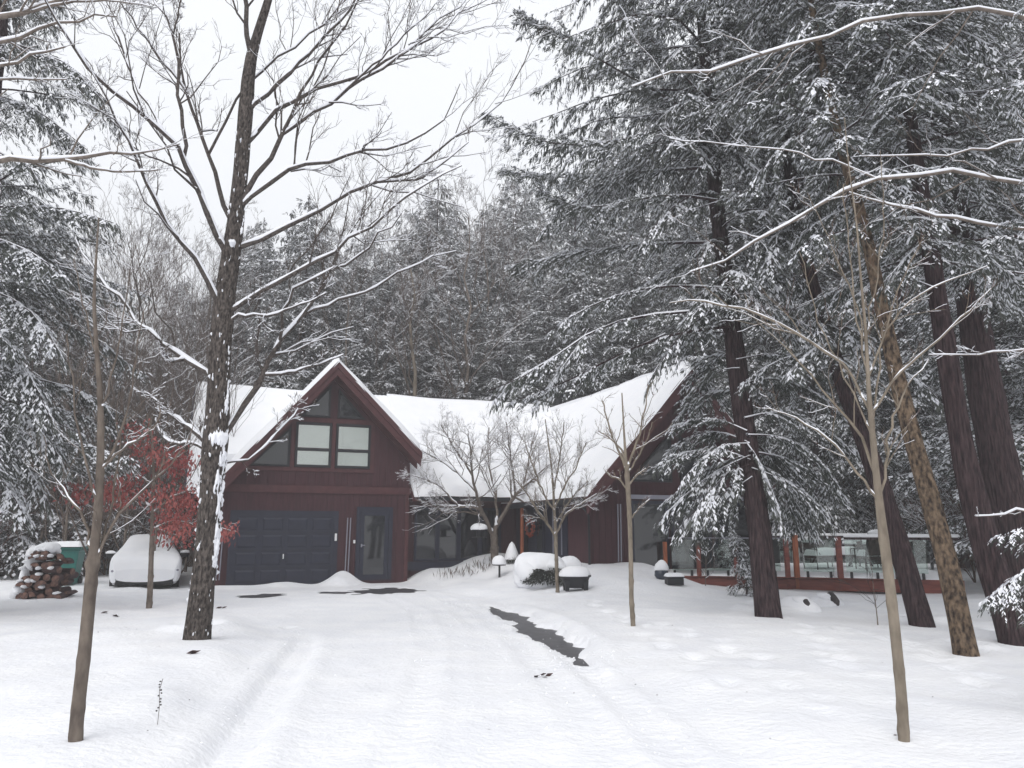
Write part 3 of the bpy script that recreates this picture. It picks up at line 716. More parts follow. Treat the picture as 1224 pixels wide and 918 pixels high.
p = hit(597, 690)
pl_ = empty('path_light', p, 'small black mushroom path light capped with snow', 'light')
t = MB(); t.tube([(0, 0, -.1), (0, 0, .36)], .03, 8); t.build('stem', M['black'], pl_)
t = MB(); t.lathe([(.03, .40), (.19, .34), (.19, .36), (.06, .46), (.0, .47)], (0, 0, 0), 20); t.build('shade', M['black'], pl_, True)
t = MB(); t.blob((0, 0, .39), .21, .21, .25, 3, .07, floor=-.02); t.build('snow', M['snow'], pl_, True)

# ------------------------------------------------------------------ leafy element generator
def leaf_quads(P, D, L, Wd, droop, roll=None):
    D = D / (np.linalg.norm(D, axis=1, keepdims=True) + 1e-9)
    S = np.cross(D, np.array([0, 0, 1.])); S /= np.linalg.norm(S, axis=1, keepdims=True) + 1e-6
    Nn = np.cross(S, D)
    if roll is not None: S = S * np.cos(roll)[:, None] + Nn * np.sin(roll)[:, None]
    mid = P + D * (L * .5)[:, None]; tip = P + D * L[:, None]; tip[:, 2] -= droop * L
    mid[:, 2] -= droop * L * .2
    V = np.stack([P, mid + S * (Wd / 2)[:, None], tip, mid - S * (Wd / 2)[:, None]], 1)
    return V.reshape(-1, 3), np.arange(len(P) * 4).reshape(-1, 4)

def poly_resample(pts, K):
    pts = np.asarray(pts, float); s = np.concatenate([[0], np.cumsum(np.linalg.norm(np.diff(pts, axis=0), axis=1))])
    t = np.linspace(0, s[-1], K); return np.stack([np.interp(t, s, pts[:, k]) for k in range(3)], 1)
def smooth_poly(pts, K, it=2):
    p = poly_resample(pts, K)
    for _ in range(it): p[1:-1] = p[1:-1] * .5 + (p[:-2] + p[2:]) * .25
    return p

def foliage(B, rng, leaf=.17, lat_gap=.16, lat_frac=.40, snow=.45, t0=.12, el_gap=.22, lw=.17, hang=.42, maxlat=1.3):
    """B (N,K,3) bough polylines -> leaf verts/quads, snow verts/quads"""
    N, K, _ = B.shape
    seg = np.linalg.norm(np.diff(B, axis=1), axis=2); L = seg.sum(1)
    nl = np.maximum(4, (L / lat_gap * 2).astype(int))
    bi = np.repeat(np.arange(N), nl); M_ = len(bi)
    t = t0 + (1 - t0) * rng.random(M_) ** .85
    f = t * (K - 1); k = np.minimum(f.astype(int), K - 2); fr = (f - k)[:, None]
    P = B[bi, k] * (1 - fr) + B[bi, k + 1] * fr
    D = B[bi, k + 1] - B[bi, k]; D /= np.linalg.norm(D, axis=1, keepdims=True) + 1e-9
    side = rng.choice([-1, 1], M_); ang = side * np.radians(rng.uniform(28, 75, M_))
    ca, sa = np.cos(ang), np.sin(ang)
    LD = np.stack([D[:, 0] * ca - D[:, 1] * sa, D[:, 0] * sa + D[:, 1] * ca, D[:, 2] + rng.normal(-.10, .15, M_)], 1)
    ll = np.minimum((lat_frac * L[bi] * (1 - t) ** .7 * rng.uniform(.5, 1.15, M_) + leaf * .8), maxlat)
    ne = np.maximum(3, (ll / (leaf * el_gap)).astype(int))
    li = np.repeat(np.arange(M_), ne); E = len(li)
    s = rng.random(E)
    bp = P[li] + LD[li] * (s * ll[li])[:, None]; bp[:, 2] -= hang * ll[li] * s * s
    es = rng.choice([-1, 1], E); ea = es * np.radians(rng.uniform(10, 60, E))
    ca, sa = np.cos(ea), np.sin(ea)
    d0 = LD[li]; ED = np.stack([d0[:, 0] * ca - d0[:, 1] * sa, d0[:, 0] * sa + d0[:, 1] * ca, d0[:, 2] - rng.uniform(.15, 1.1, E)], 1)
    el = leaf * rng.uniform(.55, 1.25, E) * (1 - .35 * s)
    V, Fq = leaf_quads(bp, ED, el, el * lw * rng.uniform(.8, 1.3, E), .25 * rng.random(E), rng.normal(0, .5, E))
    # snow lies in clumps: decided per lateral, with more on the outer and upper faces
    lat_snow = rng.random(M_) < snow
    m = lat_snow[li] & (rng.random(E) < .80)
    sp = bp[m].copy(); sp[:, 2] += .018 + .012 * rng.random(m.sum()); sd = ED[m].copy(); sd[:, 2] *= .6
    k_ = m.sum(); VS, FS = leaf_quads(sp, sd, el[m] * rng.uniform(.55, .95, k_), el[m] * lw * rng.uniform(1.4, 2.5, k_), .15 * np.ones(k_), rng.normal(0, .3, k_))
    return V, Fq, VS, FS

def hemlock(name, base, H, R, z0, nb, rng, trunk=None, tr_r=.25, leaf=.17, snow=.45, extra=(), label='', cat='tree', group=None, lat_gap=.16, bark='hem_bark', needles='needles', prof=None, az=None, el_gap=.22, b_droop=(.18, .48), ex_lat=1.3, sparse=(), front=None, bough_snow=True, lw=.17):
    base = np.asarray(base, float)
    if trunk is None: trunk = np.array([base + [0, 0, -.3], base + [rng.normal(0, .1), rng.normal(0, .1), H * .5], base + [rng.normal(0, .2), rng.normal(0, .2), H]])
    K = 24; tp = smooth_poly(trunk, K)
    hz = tp[:, 2] - base[2]
    def tpos(z): return np.stack([np.interp(z, hz, tp[:, 0]), np.interp(z, hz, tp[:, 1]), z + base[2]], -1)
    ss = np.sort(rng.random(nb) ** .9); zs = z0 + (H - z0) * ss * .985
    pf = prof(ss) if prof else (1 - ss) ** .75 * (.7 + .3 * np.minimum(1, ss / .12)) + .05
    Lb = R * pf * rng.uniform(.65, 1.15, nb)
    a = rng.uniform(0, 2 * np.pi, nb) if az is None else az(rng, nb)
    KB = 8; t = np.linspace(0, 1, KB)
    st = tpos(zs); up = rng.uniform(-.05, .28, nb) + .25 * ss; dr = rng.uniform(*b_droop, nb)
    bend = rng.normal(0, .18, nb)
    dirx = np.cos(a[:, None] + bend[:, None] * t); diry = np.sin(a[:, None] + bend[:, None] * t)
    B = st[:, None, :] + np.stack([dirx * t * Lb[:, None], diry * t * Lb[:, None], Lb[:, None] * (up[:, None] * t - dr[:, None] * t * t)], -1)
    B[:, 1:, :] += rng.normal(0, .03, B[:, 1:, :].shape)
    if front:
        n_, za, zb, la, lb = front
        zf = rng.uniform(za, zb, n_); af = rng.uniform(-math.pi / 2 - 1.35, -math.pi / 2 + 1.35, n_); lf_ = rng.uniform(la, lb, n_)
        uf = rng.uniform(-.1, .25, n_); df = rng.uniform(.35, .8, n_); bf_ = rng.normal(0, .25, n_)
        FB = tpos(zf)[:, None, :] + np.stack([np.cos(af[:, None] + bf_[:, None] * t) * t * lf_[:, None], np.sin(af[:, None] + bf_[:, None] * t) * t * lf_[:, None], lf_[:, None] * (uf[:, None] * t - df[:, None] * t * t)], -1)
        B = np.concatenate([B, FB])
    nrand = len(B)
    for e in extra: B = np.concatenate([B, smooth_poly(e, KB, 1)[None]])
    nex = len(B)
    for e in sparse: B = np.concatenate([B, smooth_poly(e, KB, 1)[None]])
    LL = np.linalg.norm(np.diff(B, axis=1), axis=2).sum(1)
    R0 = np.clip(LL * .0075, .006, .030)
    RB = R0[:, None] * (1 - .8 * t)[None]
    root = empty(name, base, label, cat, group)
    rt = Acc(); rr = np.interp(np.linspace(0, 1, K), [0, .04, 1], [1.05, 1, .12]) * tr_r
    tpn = tp + rng.normal(0, .012, tp.shape) * tr_r * 4
    Qd, Rd = trunk_tube(tp, rr, .09 if tr_r > .08 else .03, int(abs(base[0]) * 10), 40 if tr_r > .08 else 10, 150, .10)
    rt.tubes(Qd[None], Rd[None], Rd.shape[1]); rt.build('trunk', M[bark], root, base)
    br = Acc(); br.tubes(B, RB, 5); cr = br.build('boughs', M['hem_bark'], root, base)
    ca_ = Acc(); sa = Acc()
    for Bp, mxl, lg in ((B[:nrand], 1.3, lat_gap), (B[nrand:nex], ex_lat, lat_gap * .6), (B[nex:], .42, lat_gap)):
        if len(Bp):
            V, Fq, VS, FS = foliage(Bp, rng, leaf, lg, snow=snow, el_gap=el_gap, lw=lw, maxlat=mxl)
            ca_.add(V, Fq); sa.add(VS, FS)
    ca_.build('crown', M[needles], root, base, False)
    if bough_snow:
        sb = B.copy(); sb[:, :, 2] += RB * .8
        k = rng.random(len(B)) < .6
        sa.tubes(sb[k][:, :-1], (RB[k] * .65 + .006)[:, :-1] * rng.uniform(.5, 1.2, (k.sum(), KB - 1)), 5)
    sa.build('snow', M['tree_snow'], root, base, False)
    return root

# ------------------------------------------------------------------ bare trees
def spawn(P, R, n, rng, lf=(.3, .6), ang=(25, 60), t=(.25, 1), K=5, up=.25, rf=.5, rmin=.003, wig=.05, minlen=.05):
    """children of polylines P (N,K0,3): n per parent"""
    N, K0, _ = P.shape
    L = np.linalg.norm(np.diff(P, axis=1), axis=2).sum(1)
    pi = np.repeat(np.arange(N), n) if np.isscalar(n) else np.repeat(np.arange(N), n)
    m = len(pi); tt = rng.uniform(*t, m); f = tt * (K0 - 1); k = np.minimum(f.astype(int), K0 - 2); fr = (f - k)
    S = P[pi, k] * (1 - fr)[:, None] + P[pi, k + 1] * fr[:, None]; r0 = (R[pi, k] * (1 - fr) + R[pi, k + 1] * fr)
    D = P[pi, k + 1] - P[pi, k]; D /= np.linalg.norm(D, axis=1, keepdims=True) + 1e-9
    rv = rng.normal(size=(m, 3)); rv -= D * (rv * D).sum(1, keepdims=True); rv /= np.linalg.norm(rv, axis=1, keepdims=True)
    a = np.radians(rng.uniform(*ang, m))[:, None]
    d = D * np.cos(a) + rv * np.sin(a); d[:, 2] += up * rng.uniform(.3, 1.2, m); d /= np.linalg.norm(d, axis=1, keepdims=True)
    ln = np.maximum(L[pi] * rng.uniform(*lf, m) * (1.15 - .55 * tt), minlen)
    tk = np.linspace(0, 1, K)
    w = rng.normal(0, wig, (m, K, 3)); w[:, 0] = 0; w = np.cumsum(w, 1)
    C = S[:, None] + d[:, None] * (tk[None, :, None] * ln[:, None, None]) + w * ln[:, None, None]
    C[..., 2] += up * .5 * (tk ** 2)[None] * ln[:, None] * .4
    rr = np.maximum(r0 * rf, rmin)[:, None] * (1 - .6 * tk)[None]
    return C, rr
def snow_on(P, R, rng, thick=.9, p=.8, hmin=.55, base=.006):
    """ridge of snow on the upper side of near-horizontal stretches"""
    T = np.gradient(P, axis=1); T /= np.linalg.norm(T, axis=2, keepdims=True) + 1e-9
    hz = np.hypot(T[..., 0], T[..., 1])
    k = smooth(hmin, hmin + .25, hz) * (.55 + .6 * rng.random(hz.shape)) * (rng.random((len(P), 1)) < p)
    sr = (R * thick + base) * k
    C = P.copy(); C[..., 2] += R * .75 + sr * .35
    ok = k.max(1) > .05
    return C[ok], np.maximum(sr[ok], 1e-4)

def traced_tree(name, base, branches, Y0, label, bark, twig, rng, cat='tree', depth=.5, twn=(9, 4, 3), snow=1.0, sides=8, tw_len=(.14, .34), trunk_sides=16, group=None, rmin=.003, twup=.3, K=14, snowbase=.006, tr_amp=.03, flare=.06, brw=1.0, hmin=.5, phase3=False):
    """branches: dict name -> (parent or None, [(px,py,width px)...] ) first is the trunk; depth drifts along the branch"""
    base = np.asarray(base, float); root = empty(name, base, label, cat, group)
    done = {}; tr = Acc(); bra = Acc(); sno = Acc(); par = []; parR = []
    first = True
    for bn, (pr, pts) in branches.items():
        px = np.array([p[:2] for p in pts], float)
        if pr is None: ys = np.full(len(pts), Y0); rate = 0
        else:
            q = done[pr]; i = np.argmin(np.hypot(q[1][:, 0] - px[0, 0], q[1][:, 1] - px[0, 1])); y_s = q[2][i]; snap = q[0][i]
            ln = np.concatenate([[0], np.cumsum(np.hypot(*np.diff(px, axis=0).T))])
            rate = rng.uniform(-depth, depth); ys = y_s + rate * ln / F * Y0
        P = np.array([at(a, b, c) for (a, b), c in zip(px, ys)])
        if pr is not None: P[0] = snap
        wd = np.array([p[2] if len(p) > 2 else np.nan for p in pts], float)
        idx = np.arange(len(pts)); good = ~np.isnan(wd); wd = np.interp(idx, idx[good], wd[good])
        s = np.concatenate([[0], np.cumsum(np.linalg.norm(np.diff(P, axis=0), axis=1))])
        K_ = 30 if pr is None else K
        Q = smooth_poly(P, K_, 1); rr = np.interp(np.linspace(0, s[-1], K_), s, wd / 2 / F * ys) * (1 if pr is None else brw)
        if pr is None: Q[0, 2] -= .25
        else: Q[1:-1] += rng.normal(0, .006, Q[1:-1].shape) * s[-1]
        tt_ = np.linspace(0, s[-1], 160)
        done[bn] = (poly_resample(Q, 160), np.stack([np.interp(tt_, s, px[:, 0]), np.interp(tt_, s, px[:, 1])], 1), np.interp(tt_, s, ys))
        if pr is None:
            Qd, Rd = trunk_tube(Q, rr, tr_amp, int(abs(base[0]) * 10), 48 if tr_amp > .05 else 16, 220, flare)
            tr.tubes(Qd[None], Rd[None], Rd.shape[1])
        else:
            bra.tubes(Q[None], rr[None], sides)
            c, sr = snow_on(Q[None], rr[None], rng, .9 * snow, 1, hmin, snowbase); 
            if snow:
                sno.tubes(c, sr, 7)
                if pr == 'trunk':                       # a dab of snow held in the crotch
                    q0 = np.array([Q[0] * .6 + Q[1] * .4, Q[0] * .2 + Q[1] * .8, Q[1] * .8 + Q[2] * .2]); q0[:, 2] += rr[0] * .9
                    sno.tubes(q0[None], np.array([[rr[0] * .5, rr[0] * 1.15, rr[0] * .3]]), 8)
            par.append(poly_resample(Q, 8)); parR.append(np.interp(np.linspace(0, 1, 8), np.linspace(0, 1, K_), rr))
    P = np.array(par); R = np.array(parR)
    lvl_l = [tw_len, (.3, .6), (.3, .6)]
    tops = []
    for n, lf in zip(twn, lvl_l):
        P, R = spawn(P, R, n, rng, lf, (22, 60), (.2, 1), 5, twup, .5, rmin, .05)
        tops.append((P, R)); bra_t = P
        if len(tops) == 1: bra.tubes(P, R, 5)
        else: tw_acc.tubes(P, R, 3)
        if snow:
            c, sr = snow_on(P, R, rng, .9 * snow, .75, .6, snowbase * .6); sno.tubes(c, sr, 4)
        if len(tops) == 1: tw_acc = Acc()
    tr.build('trunk', M[bark], root, base)
    bra.build('branches', M[bark if bark != 'maple_bark' else 'limb_bark'], root, base)
    if len(tops) > 1: tw_acc.build('twigs', M[twig], root, base)
    if snow: sno.build('snow', M['tree_snow'], root, base)
    return root, done

def bare_tree(name, base, H, rng, r=.08, label='', cat='tree', twig='twig_far', bark='grey_bark', n=(10, 7, 5, 4), spread=(25, 55), t0=.2, snow=.7, group=None, lf=(.3, .55), lean=.06, rmin=.004, up=.35):
    base = np.asarray(base, float); root = empty(name, base, label, cat, group)
    K = 12; tk = np.linspace(0, 1, K); lx, ly = rng.normal(0, lean, 2)
    T = base + np.stack([lx * tk * H + rng.normal(0, .012 * H, K) * tk, ly * tk * H + rng.normal(0, .012 * H, K) * tk, tk * H - .2 * (1 - tk)], -1)
    RR = r * (1 - .85 * tk)
    a = Acc(); a.tubes(T[None], RR[None], 9); a.build('trunk', M[bark], root, base)
    P, R = T[None], RR[None]; ac = Acc(); sn_ = Acc()
    for i, k in enumerate(n):
        P, R = spawn(P, R, k, rng, lf if i == 0 else (.3, .6), spread, (t0 if i == 0 else .2, 1), 5, up, .55, rmin, .05)
        ac.tubes(P, R, 4 if i < 2 else 3)
        if snow:
            c, sr = snow_on(P, R, rng, .9 * snow, .6, .55, .005 + rmin * .5); sn_.tubes(c, sr, 4)
    ac.build('branches', M[twig], root, base)
    if snow: sn_.build('snow', M['tree_snow'], root, base)
    return root

# ------------------------------------------------------------------ big maple left of the drive
rng = np.random.default_rng(11)
mb_ = hit(235, 764)
MY = mb_[1]
mp_br = {
 'trunk': (None, [(235, 768, 36), (240, 720, 33), (245, 680, 32), (250, 620, 31), (255, 560, 31), (259, 510, 32), (262, 450, 28), (266, 385, 27), (272, 330, 27), (280, 285, 25), (285, 235, 20), (290, 180, 20), (295, 120, 20), (298, 70, 17), (306, 45, 13), (322, 0, 11), (335, -60, 8), (345, -150, 4)]),
 'stem': ('trunk', [(298, 72, 13), (295, 40, 10), (292, 0, 9), (290, -80, 6), (280, -160, 3)]),
 'a': ('trunk', [(268, 365, 11), (240, 315, 10), (216, 292, 8), (176, 229, 7), (167, 203, 6), (157, 180, 5), (134, 127, 4), (114, 92, 2.5), (95, 60, 1.5)]),
 'b': ('trunk', [(274, 298, 12), (243, 248, 11), (229, 216, 10), (222, 190, 9), (196, 157, 8), (147, 121, 7), (118, 95, 6), (75, 46, 4.5), (49, 0, 3), (30, -50, 2)]),
 'c': ('b', [(222, 190, 8), (216, 131, 7), (214, 98, 6), (209, 42, 5), (203, 26, 4), (183, 0, 3), (165, -40, 2)]),
 'c2': ('c', [(209, 42, 4), (214, 15, 3.5), (218, -20, 2.5)]),
 'd': ('trunk', [(278, 272, 11), (265, 235, 9), (252, 196, 8), (250, 183, 7), (235, 147, 6.5), (222, 111, 5.5), (216, 78, 4), (214, 40, 3)]),
 'd2': ('d', [(222, 111, 5), (183, 59, 4), (141, 0, 3), (120, -40, 2)]),
 'd3': ('d', [(250, 184, 6), (268, 147, 5.5), (284, 114, 5), (294, 98, 5), (343, 65, 4.5), (400, 16, 4), (420, -2, 3), (450, -40, 2)]),
 'e': ('b', [(196, 157, 6), (186, 140, 5), (157, 85, 4.5), (137, 42, 4), (123, 0, 3), (112, -50, 2)]),
 'f': ('trunk', [(299, 132, 9), (327, 108, 9), (360, 75, 7.5), (400, 33, 6), (420, 10, 5), (445, -30, 3)]),
 'g': ('trunk', [(298, 169, 9), (320, 144, 8.5), (343, 121, 8), (376, 107, 7), (400, 100, 6.5), (420, 95, 6), (485, 65, 5), (508, 42, 4), (553, 3, 2.5), (580, -30, 1.5)]),
 'h': ('trunk', [(286, 252, 12), (294, 235, 12), (327, 183, 9.5), (340, 163, 9), (350, 135, 6), (360, 108, 5.5), (400, 45, 4.5), (425, 5, 3.5), (440, -40, 2)]),
 'h2': ('h', [(340, 164, 7), (369, 137, 7), (400, 121, 6), (433, 95, 5.5), (488, 62, 5), (537, 26, 3), (560, 10, 2), (590, -5, 1.3)]),
 'h3': ('h2', [(400, 121, 5), (440, 85, 4), (480, 45, 3), (520, 5, 2)]),
 'i': ('trunk', [(293, 246, 9), (327, 216, 8.5), (350, 199, 7.5), (400, 187, 6), (440, 182, 5), (482, 176, 4), (531, 147, 3), (544, 118, 2), (550, 100, 1.3)]),
 'j': ('trunk', [(286, 291, 10), (327, 276, 9), (360, 265, 8), (400, 250, 7), (452, 225, 6), (505, 193, 5), (563, 157, 3.5), (596, 121, 2.6), (629, 72, 2), (637, 45, 1.3)]),
 'j2': ('j', [(452, 225, 5), (500, 215, 4), (530, 195, 3), (560, 170, 2)]),
 'k': ('trunk', [(276, 366, 9), (327, 340, 8), (360, 321, 7), (400, 300, 6), (433, 275, 5), (482, 233, 4), (515, 215, 3), (552, 198, 1.8)]),
 'l': ('trunk', [(262, 520, 13), (288, 495, 12), (312, 455, 11), (327, 425, 9), (333, 409, 9), (346, 396, 7.5), (369, 367, 6.5), (389, 337, 5), (400, 311, 4), (412, 270, 2.5), (418, 230, 1.5)]),
 'l2': ('l', [(333, 409, 6), (340, 370, 6), (350, 344, 5), (400, 324, 4.5), (440, 300, 3.5), (480, 255, 2.2)]),
 'l3': ('l', [(360, 380, 6), (400, 360, 5), (439, 350, 4.5), (485, 321, 3.5), (518, 309, 2.2), (545, 300, 1.5)]),
 'l4': ('l', [(318, 450, 5.5), (343, 447, 5), (386, 434, 3.5), (410, 424, 2)]),
 'm': ('trunk', [(256, 452, 10), (229, 432, 10), (209, 422, 8), (196, 412, 7), (176, 393, 6), (140, 354, 4.5), (108, 314, 3), (90, 285, 2)]),
 'm2': ('m', [(222, 428, 7), (204, 433, 6), (197, 424, 5), (190, 405, 3)]),
 'n': ('trunk', [(248, 525, 9), (236, 518, 8), (218, 506, 7), (200, 495, 6.5), (192, 482, 4), (176, 470, 2.5)]),
 'n2': ('trunk', [(246, 528, 6), (230, 529, 5.5), (203, 531, 5), (192, 516, 4), (186, 500, 2.5)]),
 'o': ('trunk', [(272, 375, 6), (284, 375, 6), (310, 378, 5), (333, 377, 4.5), (365, 363, 3), (390, 350, 2)]),
 'p': ('trunk', [(262, 540, 5), (270, 553, 4), (300, 550, 3), (330, 520, 3), (345, 503, 2.4), (356, 488, 1.5)]),
}
mp_br['trunk'] = (None, [(a_, b_, c_ * .86) for a_, b_, c_ in mp_br['trunk'][1]])
maple, _ = traced_tree('maple_tree', mb_, mp_br, MY, 'tall bare maple with rough dark trunk and long snow lined limbs left of the driveway', 'maple_bark', 'twig', rng, depth=.5, twn=(9, 5, 4), tw_len=(.16, .36), rmin=.0032, snow=1.05, tr_amp=.10, flare=.10, hmin=.30, brw=.64)
# windblown snow stuck on the trunk and in its forks: a thin lumpy skin over part of the bark
def stuck_snow(Q, R, z0, z1, ang, fn, thick=.035, S=100, K=620, seed=0):
    K0 = 300; s0 = np.concatenate([[0], np.cumsum(np.linalg.norm(np.diff(Q, axis=0), axis=1))])
    R0 = np.interp(np.linspace(0, s0[-1], K0), s0, R); Q0 = smooth_poly(Q, K0, 1)
    zz_ = np.linspace(z0 - .05, z1 + .05, K); Q = np.stack([np.interp(zz_, Q0[:, 2], Q0[:, 0]), np.interp(zz_, Q0[:, 2], Q0[:, 1]), zz_], 1); Rr = np.interp(zz_, Q0[:, 2], R0)
    th = np.linspace(ang[0], ang[1], S); X_, Z_ = np.meshgrid(th, Q[:, 2])
    mask = fn(X_, Z_); t = np.clip(mask, -.2, 1) * thick
    RR = Rr[:, None] * 1.02 + t
    V = np.stack([Q[:, 0:1] + RR * np.cos(X_), Q[:, 1:2] + RR * np.sin(X_), Z_], -1)
    ok = (mask > 0) & (Z_ > z0) & (Z_ < z1)
    id_ = np.arange(K * S).reshape(K, S)
    q = np.stack([id_[:-1, :-1], id_[:-1, 1:], id_[1:, 1:], id_[1:, :-1]], -1)
    keep = ok[:-1, :-1] | ok[:-1, 1:] | ok[1:, 1:] | ok[1:, :-1]
    return V.reshape(-1, 3), q[keep]
mt = np.array([at(*p[:2], MY) for p in mp_br['trunk'][1]]); mr_ = np.array([p[2] for p in mp_br['trunk'][1]]) / 2 / F * MY
NA, NB_ = SinNoise(77, 14), SinNoise(78, 18, 2.4)
zt_, zb_ = at(262, 535, MY)[2], at(262, 690, MY)[2]
def mfn(th, z):
    big = 1.35 - np.abs((th + .38) / .72) * 1.5 - 2.2 * smooth(zt_ - .15, zt_ + .15, z) - 2.5 * (1 - smooth(zb_, zb_ + .9, z)) + .55 * NA(th * 3, z * 4) + .6 * NB_(th * 9, z * 11) + .45 * NB_(th * 21 + 3, z * 31)
    fleck = -1.75 + .95 * NB_(th * 13, z * 19) + .8 * NA(th * 23 + 4, z * 37)
    fork = 1.2 - np.abs(z - zt_ - .12 + .05 * NB_(th * 5, z * 0)) / .075 - 2.5 * smooth(.1, .9, np.abs(th + .8) - .4) + .5 * NB_(th * 17, z * 25)
    return np.maximum(np.maximum(big, fleck), fork)
V, Fq = stuck_snow(mt, mr_, .2, 7.5, (-3.3, .6), mfn)
s = MB(); s.raw(V - mb_, [tuple(f) for f in Fq])
def stick(px, py, rx, rz, seed, dy=-.17):
    p = at(px, py, MY + dy) - mb_; s.blob(p, rx, .08, rz, seed, .3, 16, 10)
for i, (px, py, rx, rz) in enumerate(((278, 290, .04, .05),)):
    stick(px, py, rx, rz, i)
s.build('trunk_snow', M['tree_snow'], maple, True)

# ------------------------------------------------------------------ saplings and small trees
def z2(x, y): return (480 + x / 2.96, 420 + y / 2.96)
def z1(x, y): return (640 + x / 2.87, 400 + y / 2.87)
b0 = hit(93, 885); rng = np.random.default_rng(21)
traced_tree('sapling', b0, {
 'trunk': (None, [(93, 888, 14), (96, 850, 14), (103, 790, 13.5), (108, 720, 13), (112, 660, 13), (117, 615, 10), (120, 548, 9), (121, 480, 7), (117, 420, 5), (113, 360, 4), (116, 300, 2.5), (118, 260, 1.5)]),
 'a': ('trunk', [(120, 545, 4), (149, 534, 4), (179, 517, 3.5), (193, 499, 2.5), (190, 485, 1.5)]),
 'b': ('trunk', [(114, 645, 5), (149, 605, 4), (189, 571, 3), (220, 537, 2), (232, 505, 1.2)]),
 'c': ('trunk', [(112, 635, 4.5), (98, 612, 4), (78, 590, 3), (60, 560, 2), (52, 520, 1.2)]),
 'd': ('trunk', [(120, 556, 5), (142, 524, 4), (152, 497, 3), (160, 440, 2.2), (172, 370, 1.4)]),
 'e': ('trunk', [(119, 580, 4), (100, 540, 3.5), (88, 480, 2.5), (80, 400, 1.5)]),
 'f': ('trunk', [(121, 480, 3.5), (135, 440, 3), (150, 380, 2), (156, 320, 1.2)]),
 'g': ('trunk', [(117, 420, 3), (100, 370, 2), (88, 310, 1.2)]),
 'h': ('trunk', [(112, 665, 4), (128, 630, 3.5), (140, 560, 2.5), (148, 500, 1.5)]),
}, b0[1], 'slender grey sapling standing alone in the snow at the left, nearest the camera', 'smooth_bark', 'twig_far', rng, depth=.5, twn=(6, 3), tw_len=(.2, .4), rmin=.0022, snow=.6, brw=.78, snowbase=.003, group='young trees on the lawn')

b1 = hit(1080, 885); rng = np.random.default_rng(22)
traced_tree('sapling', b1, {
 'trunk': (None, [(1080, 888, 12), (1077, 840, 12), (1071, 790, 12), (1062, 700, 12), (1055, 640, 12), (1050, 600, 11), (1044, 540, 8), (1038, 475, 6.5), (1037, 433, 5), (1035, 383, 4), (1029, 326, 3), (1025, 273, 2.4), (1014, 200, 1.6), (1010, 140, 1)]),
 'a': ('trunk', [(1049, 574, 4), (1020, 562, 3.5), (998, 528, 3), (970, 510, 2.5), (945, 498, 1.6), (915, 485, 1)]),
 'b': ('trunk', [(1049, 570, 5), (1033, 532, 4.5), (1014, 498, 4), (995, 479, 3), (953, 433, 2.2), (914, 391, 1.4), (890, 350, 1)]),
 'c': ('trunk', [(1038, 475, 4), (1006, 433, 4), (979, 414, 4), (941, 391, 4), (907, 372, 3.6), (869, 364, 3), (830, 360, 2.2), (800, 362, 1.4)]),
 'd': ('trunk', [(1039, 477, 4), (1075, 445, 3.6), (1105, 418, 3.2), (1132, 399, 3), (1166, 364, 2.2), (1185, 345, 1.4)]),
 'e': ('trunk', [(1037, 435, 3.5), (1060, 395, 3), (1090, 357, 2.5), (1136, 334, 1.8), (1180, 318, 1.2)]),
 'f': ('trunk', [(1053, 576, 4.5), (1063, 517, 4), (1067, 494, 3.6), (1082, 464, 2.5), (1110, 430, 1.5)]),
 'g': ('trunk', [(1041, 500, 3.5), (1052, 414, 2.8), (1067, 364, 2.4), (1090, 310, 1.8), (1105, 280, 1.2)]),
 'h': ('trunk', [(1037, 440, 3), (1021, 364, 2.5), (1014, 288, 1.8), (1008, 220, 1.2)]),
 'i': ('trunk', [(1036, 400, 2.5), (1010, 330, 2), (985, 270, 1.4), (965, 230, 1)]),
 'j': ('trunk', [(1036, 390, 2.5), (1050, 320, 2), (1056, 250, 1.6), (1052, 180, 1)]),
 'k': ('trunk', [(1040, 500, 3), (1010, 450, 2.5), (985, 400, 2), (965, 345, 1.4), (955, 300, 1)]),
}, b1[1], 'pale tan sapling with a fan of thin branches at the right, nearest the camera', 'tan_bark', 'twig_red', rng, depth=.45, twn=(6, 3), tw_len=(.16, .34), rmin=.0022, snow=.6, brw=.78, snowbase=.003, group='young trees on the lawn')

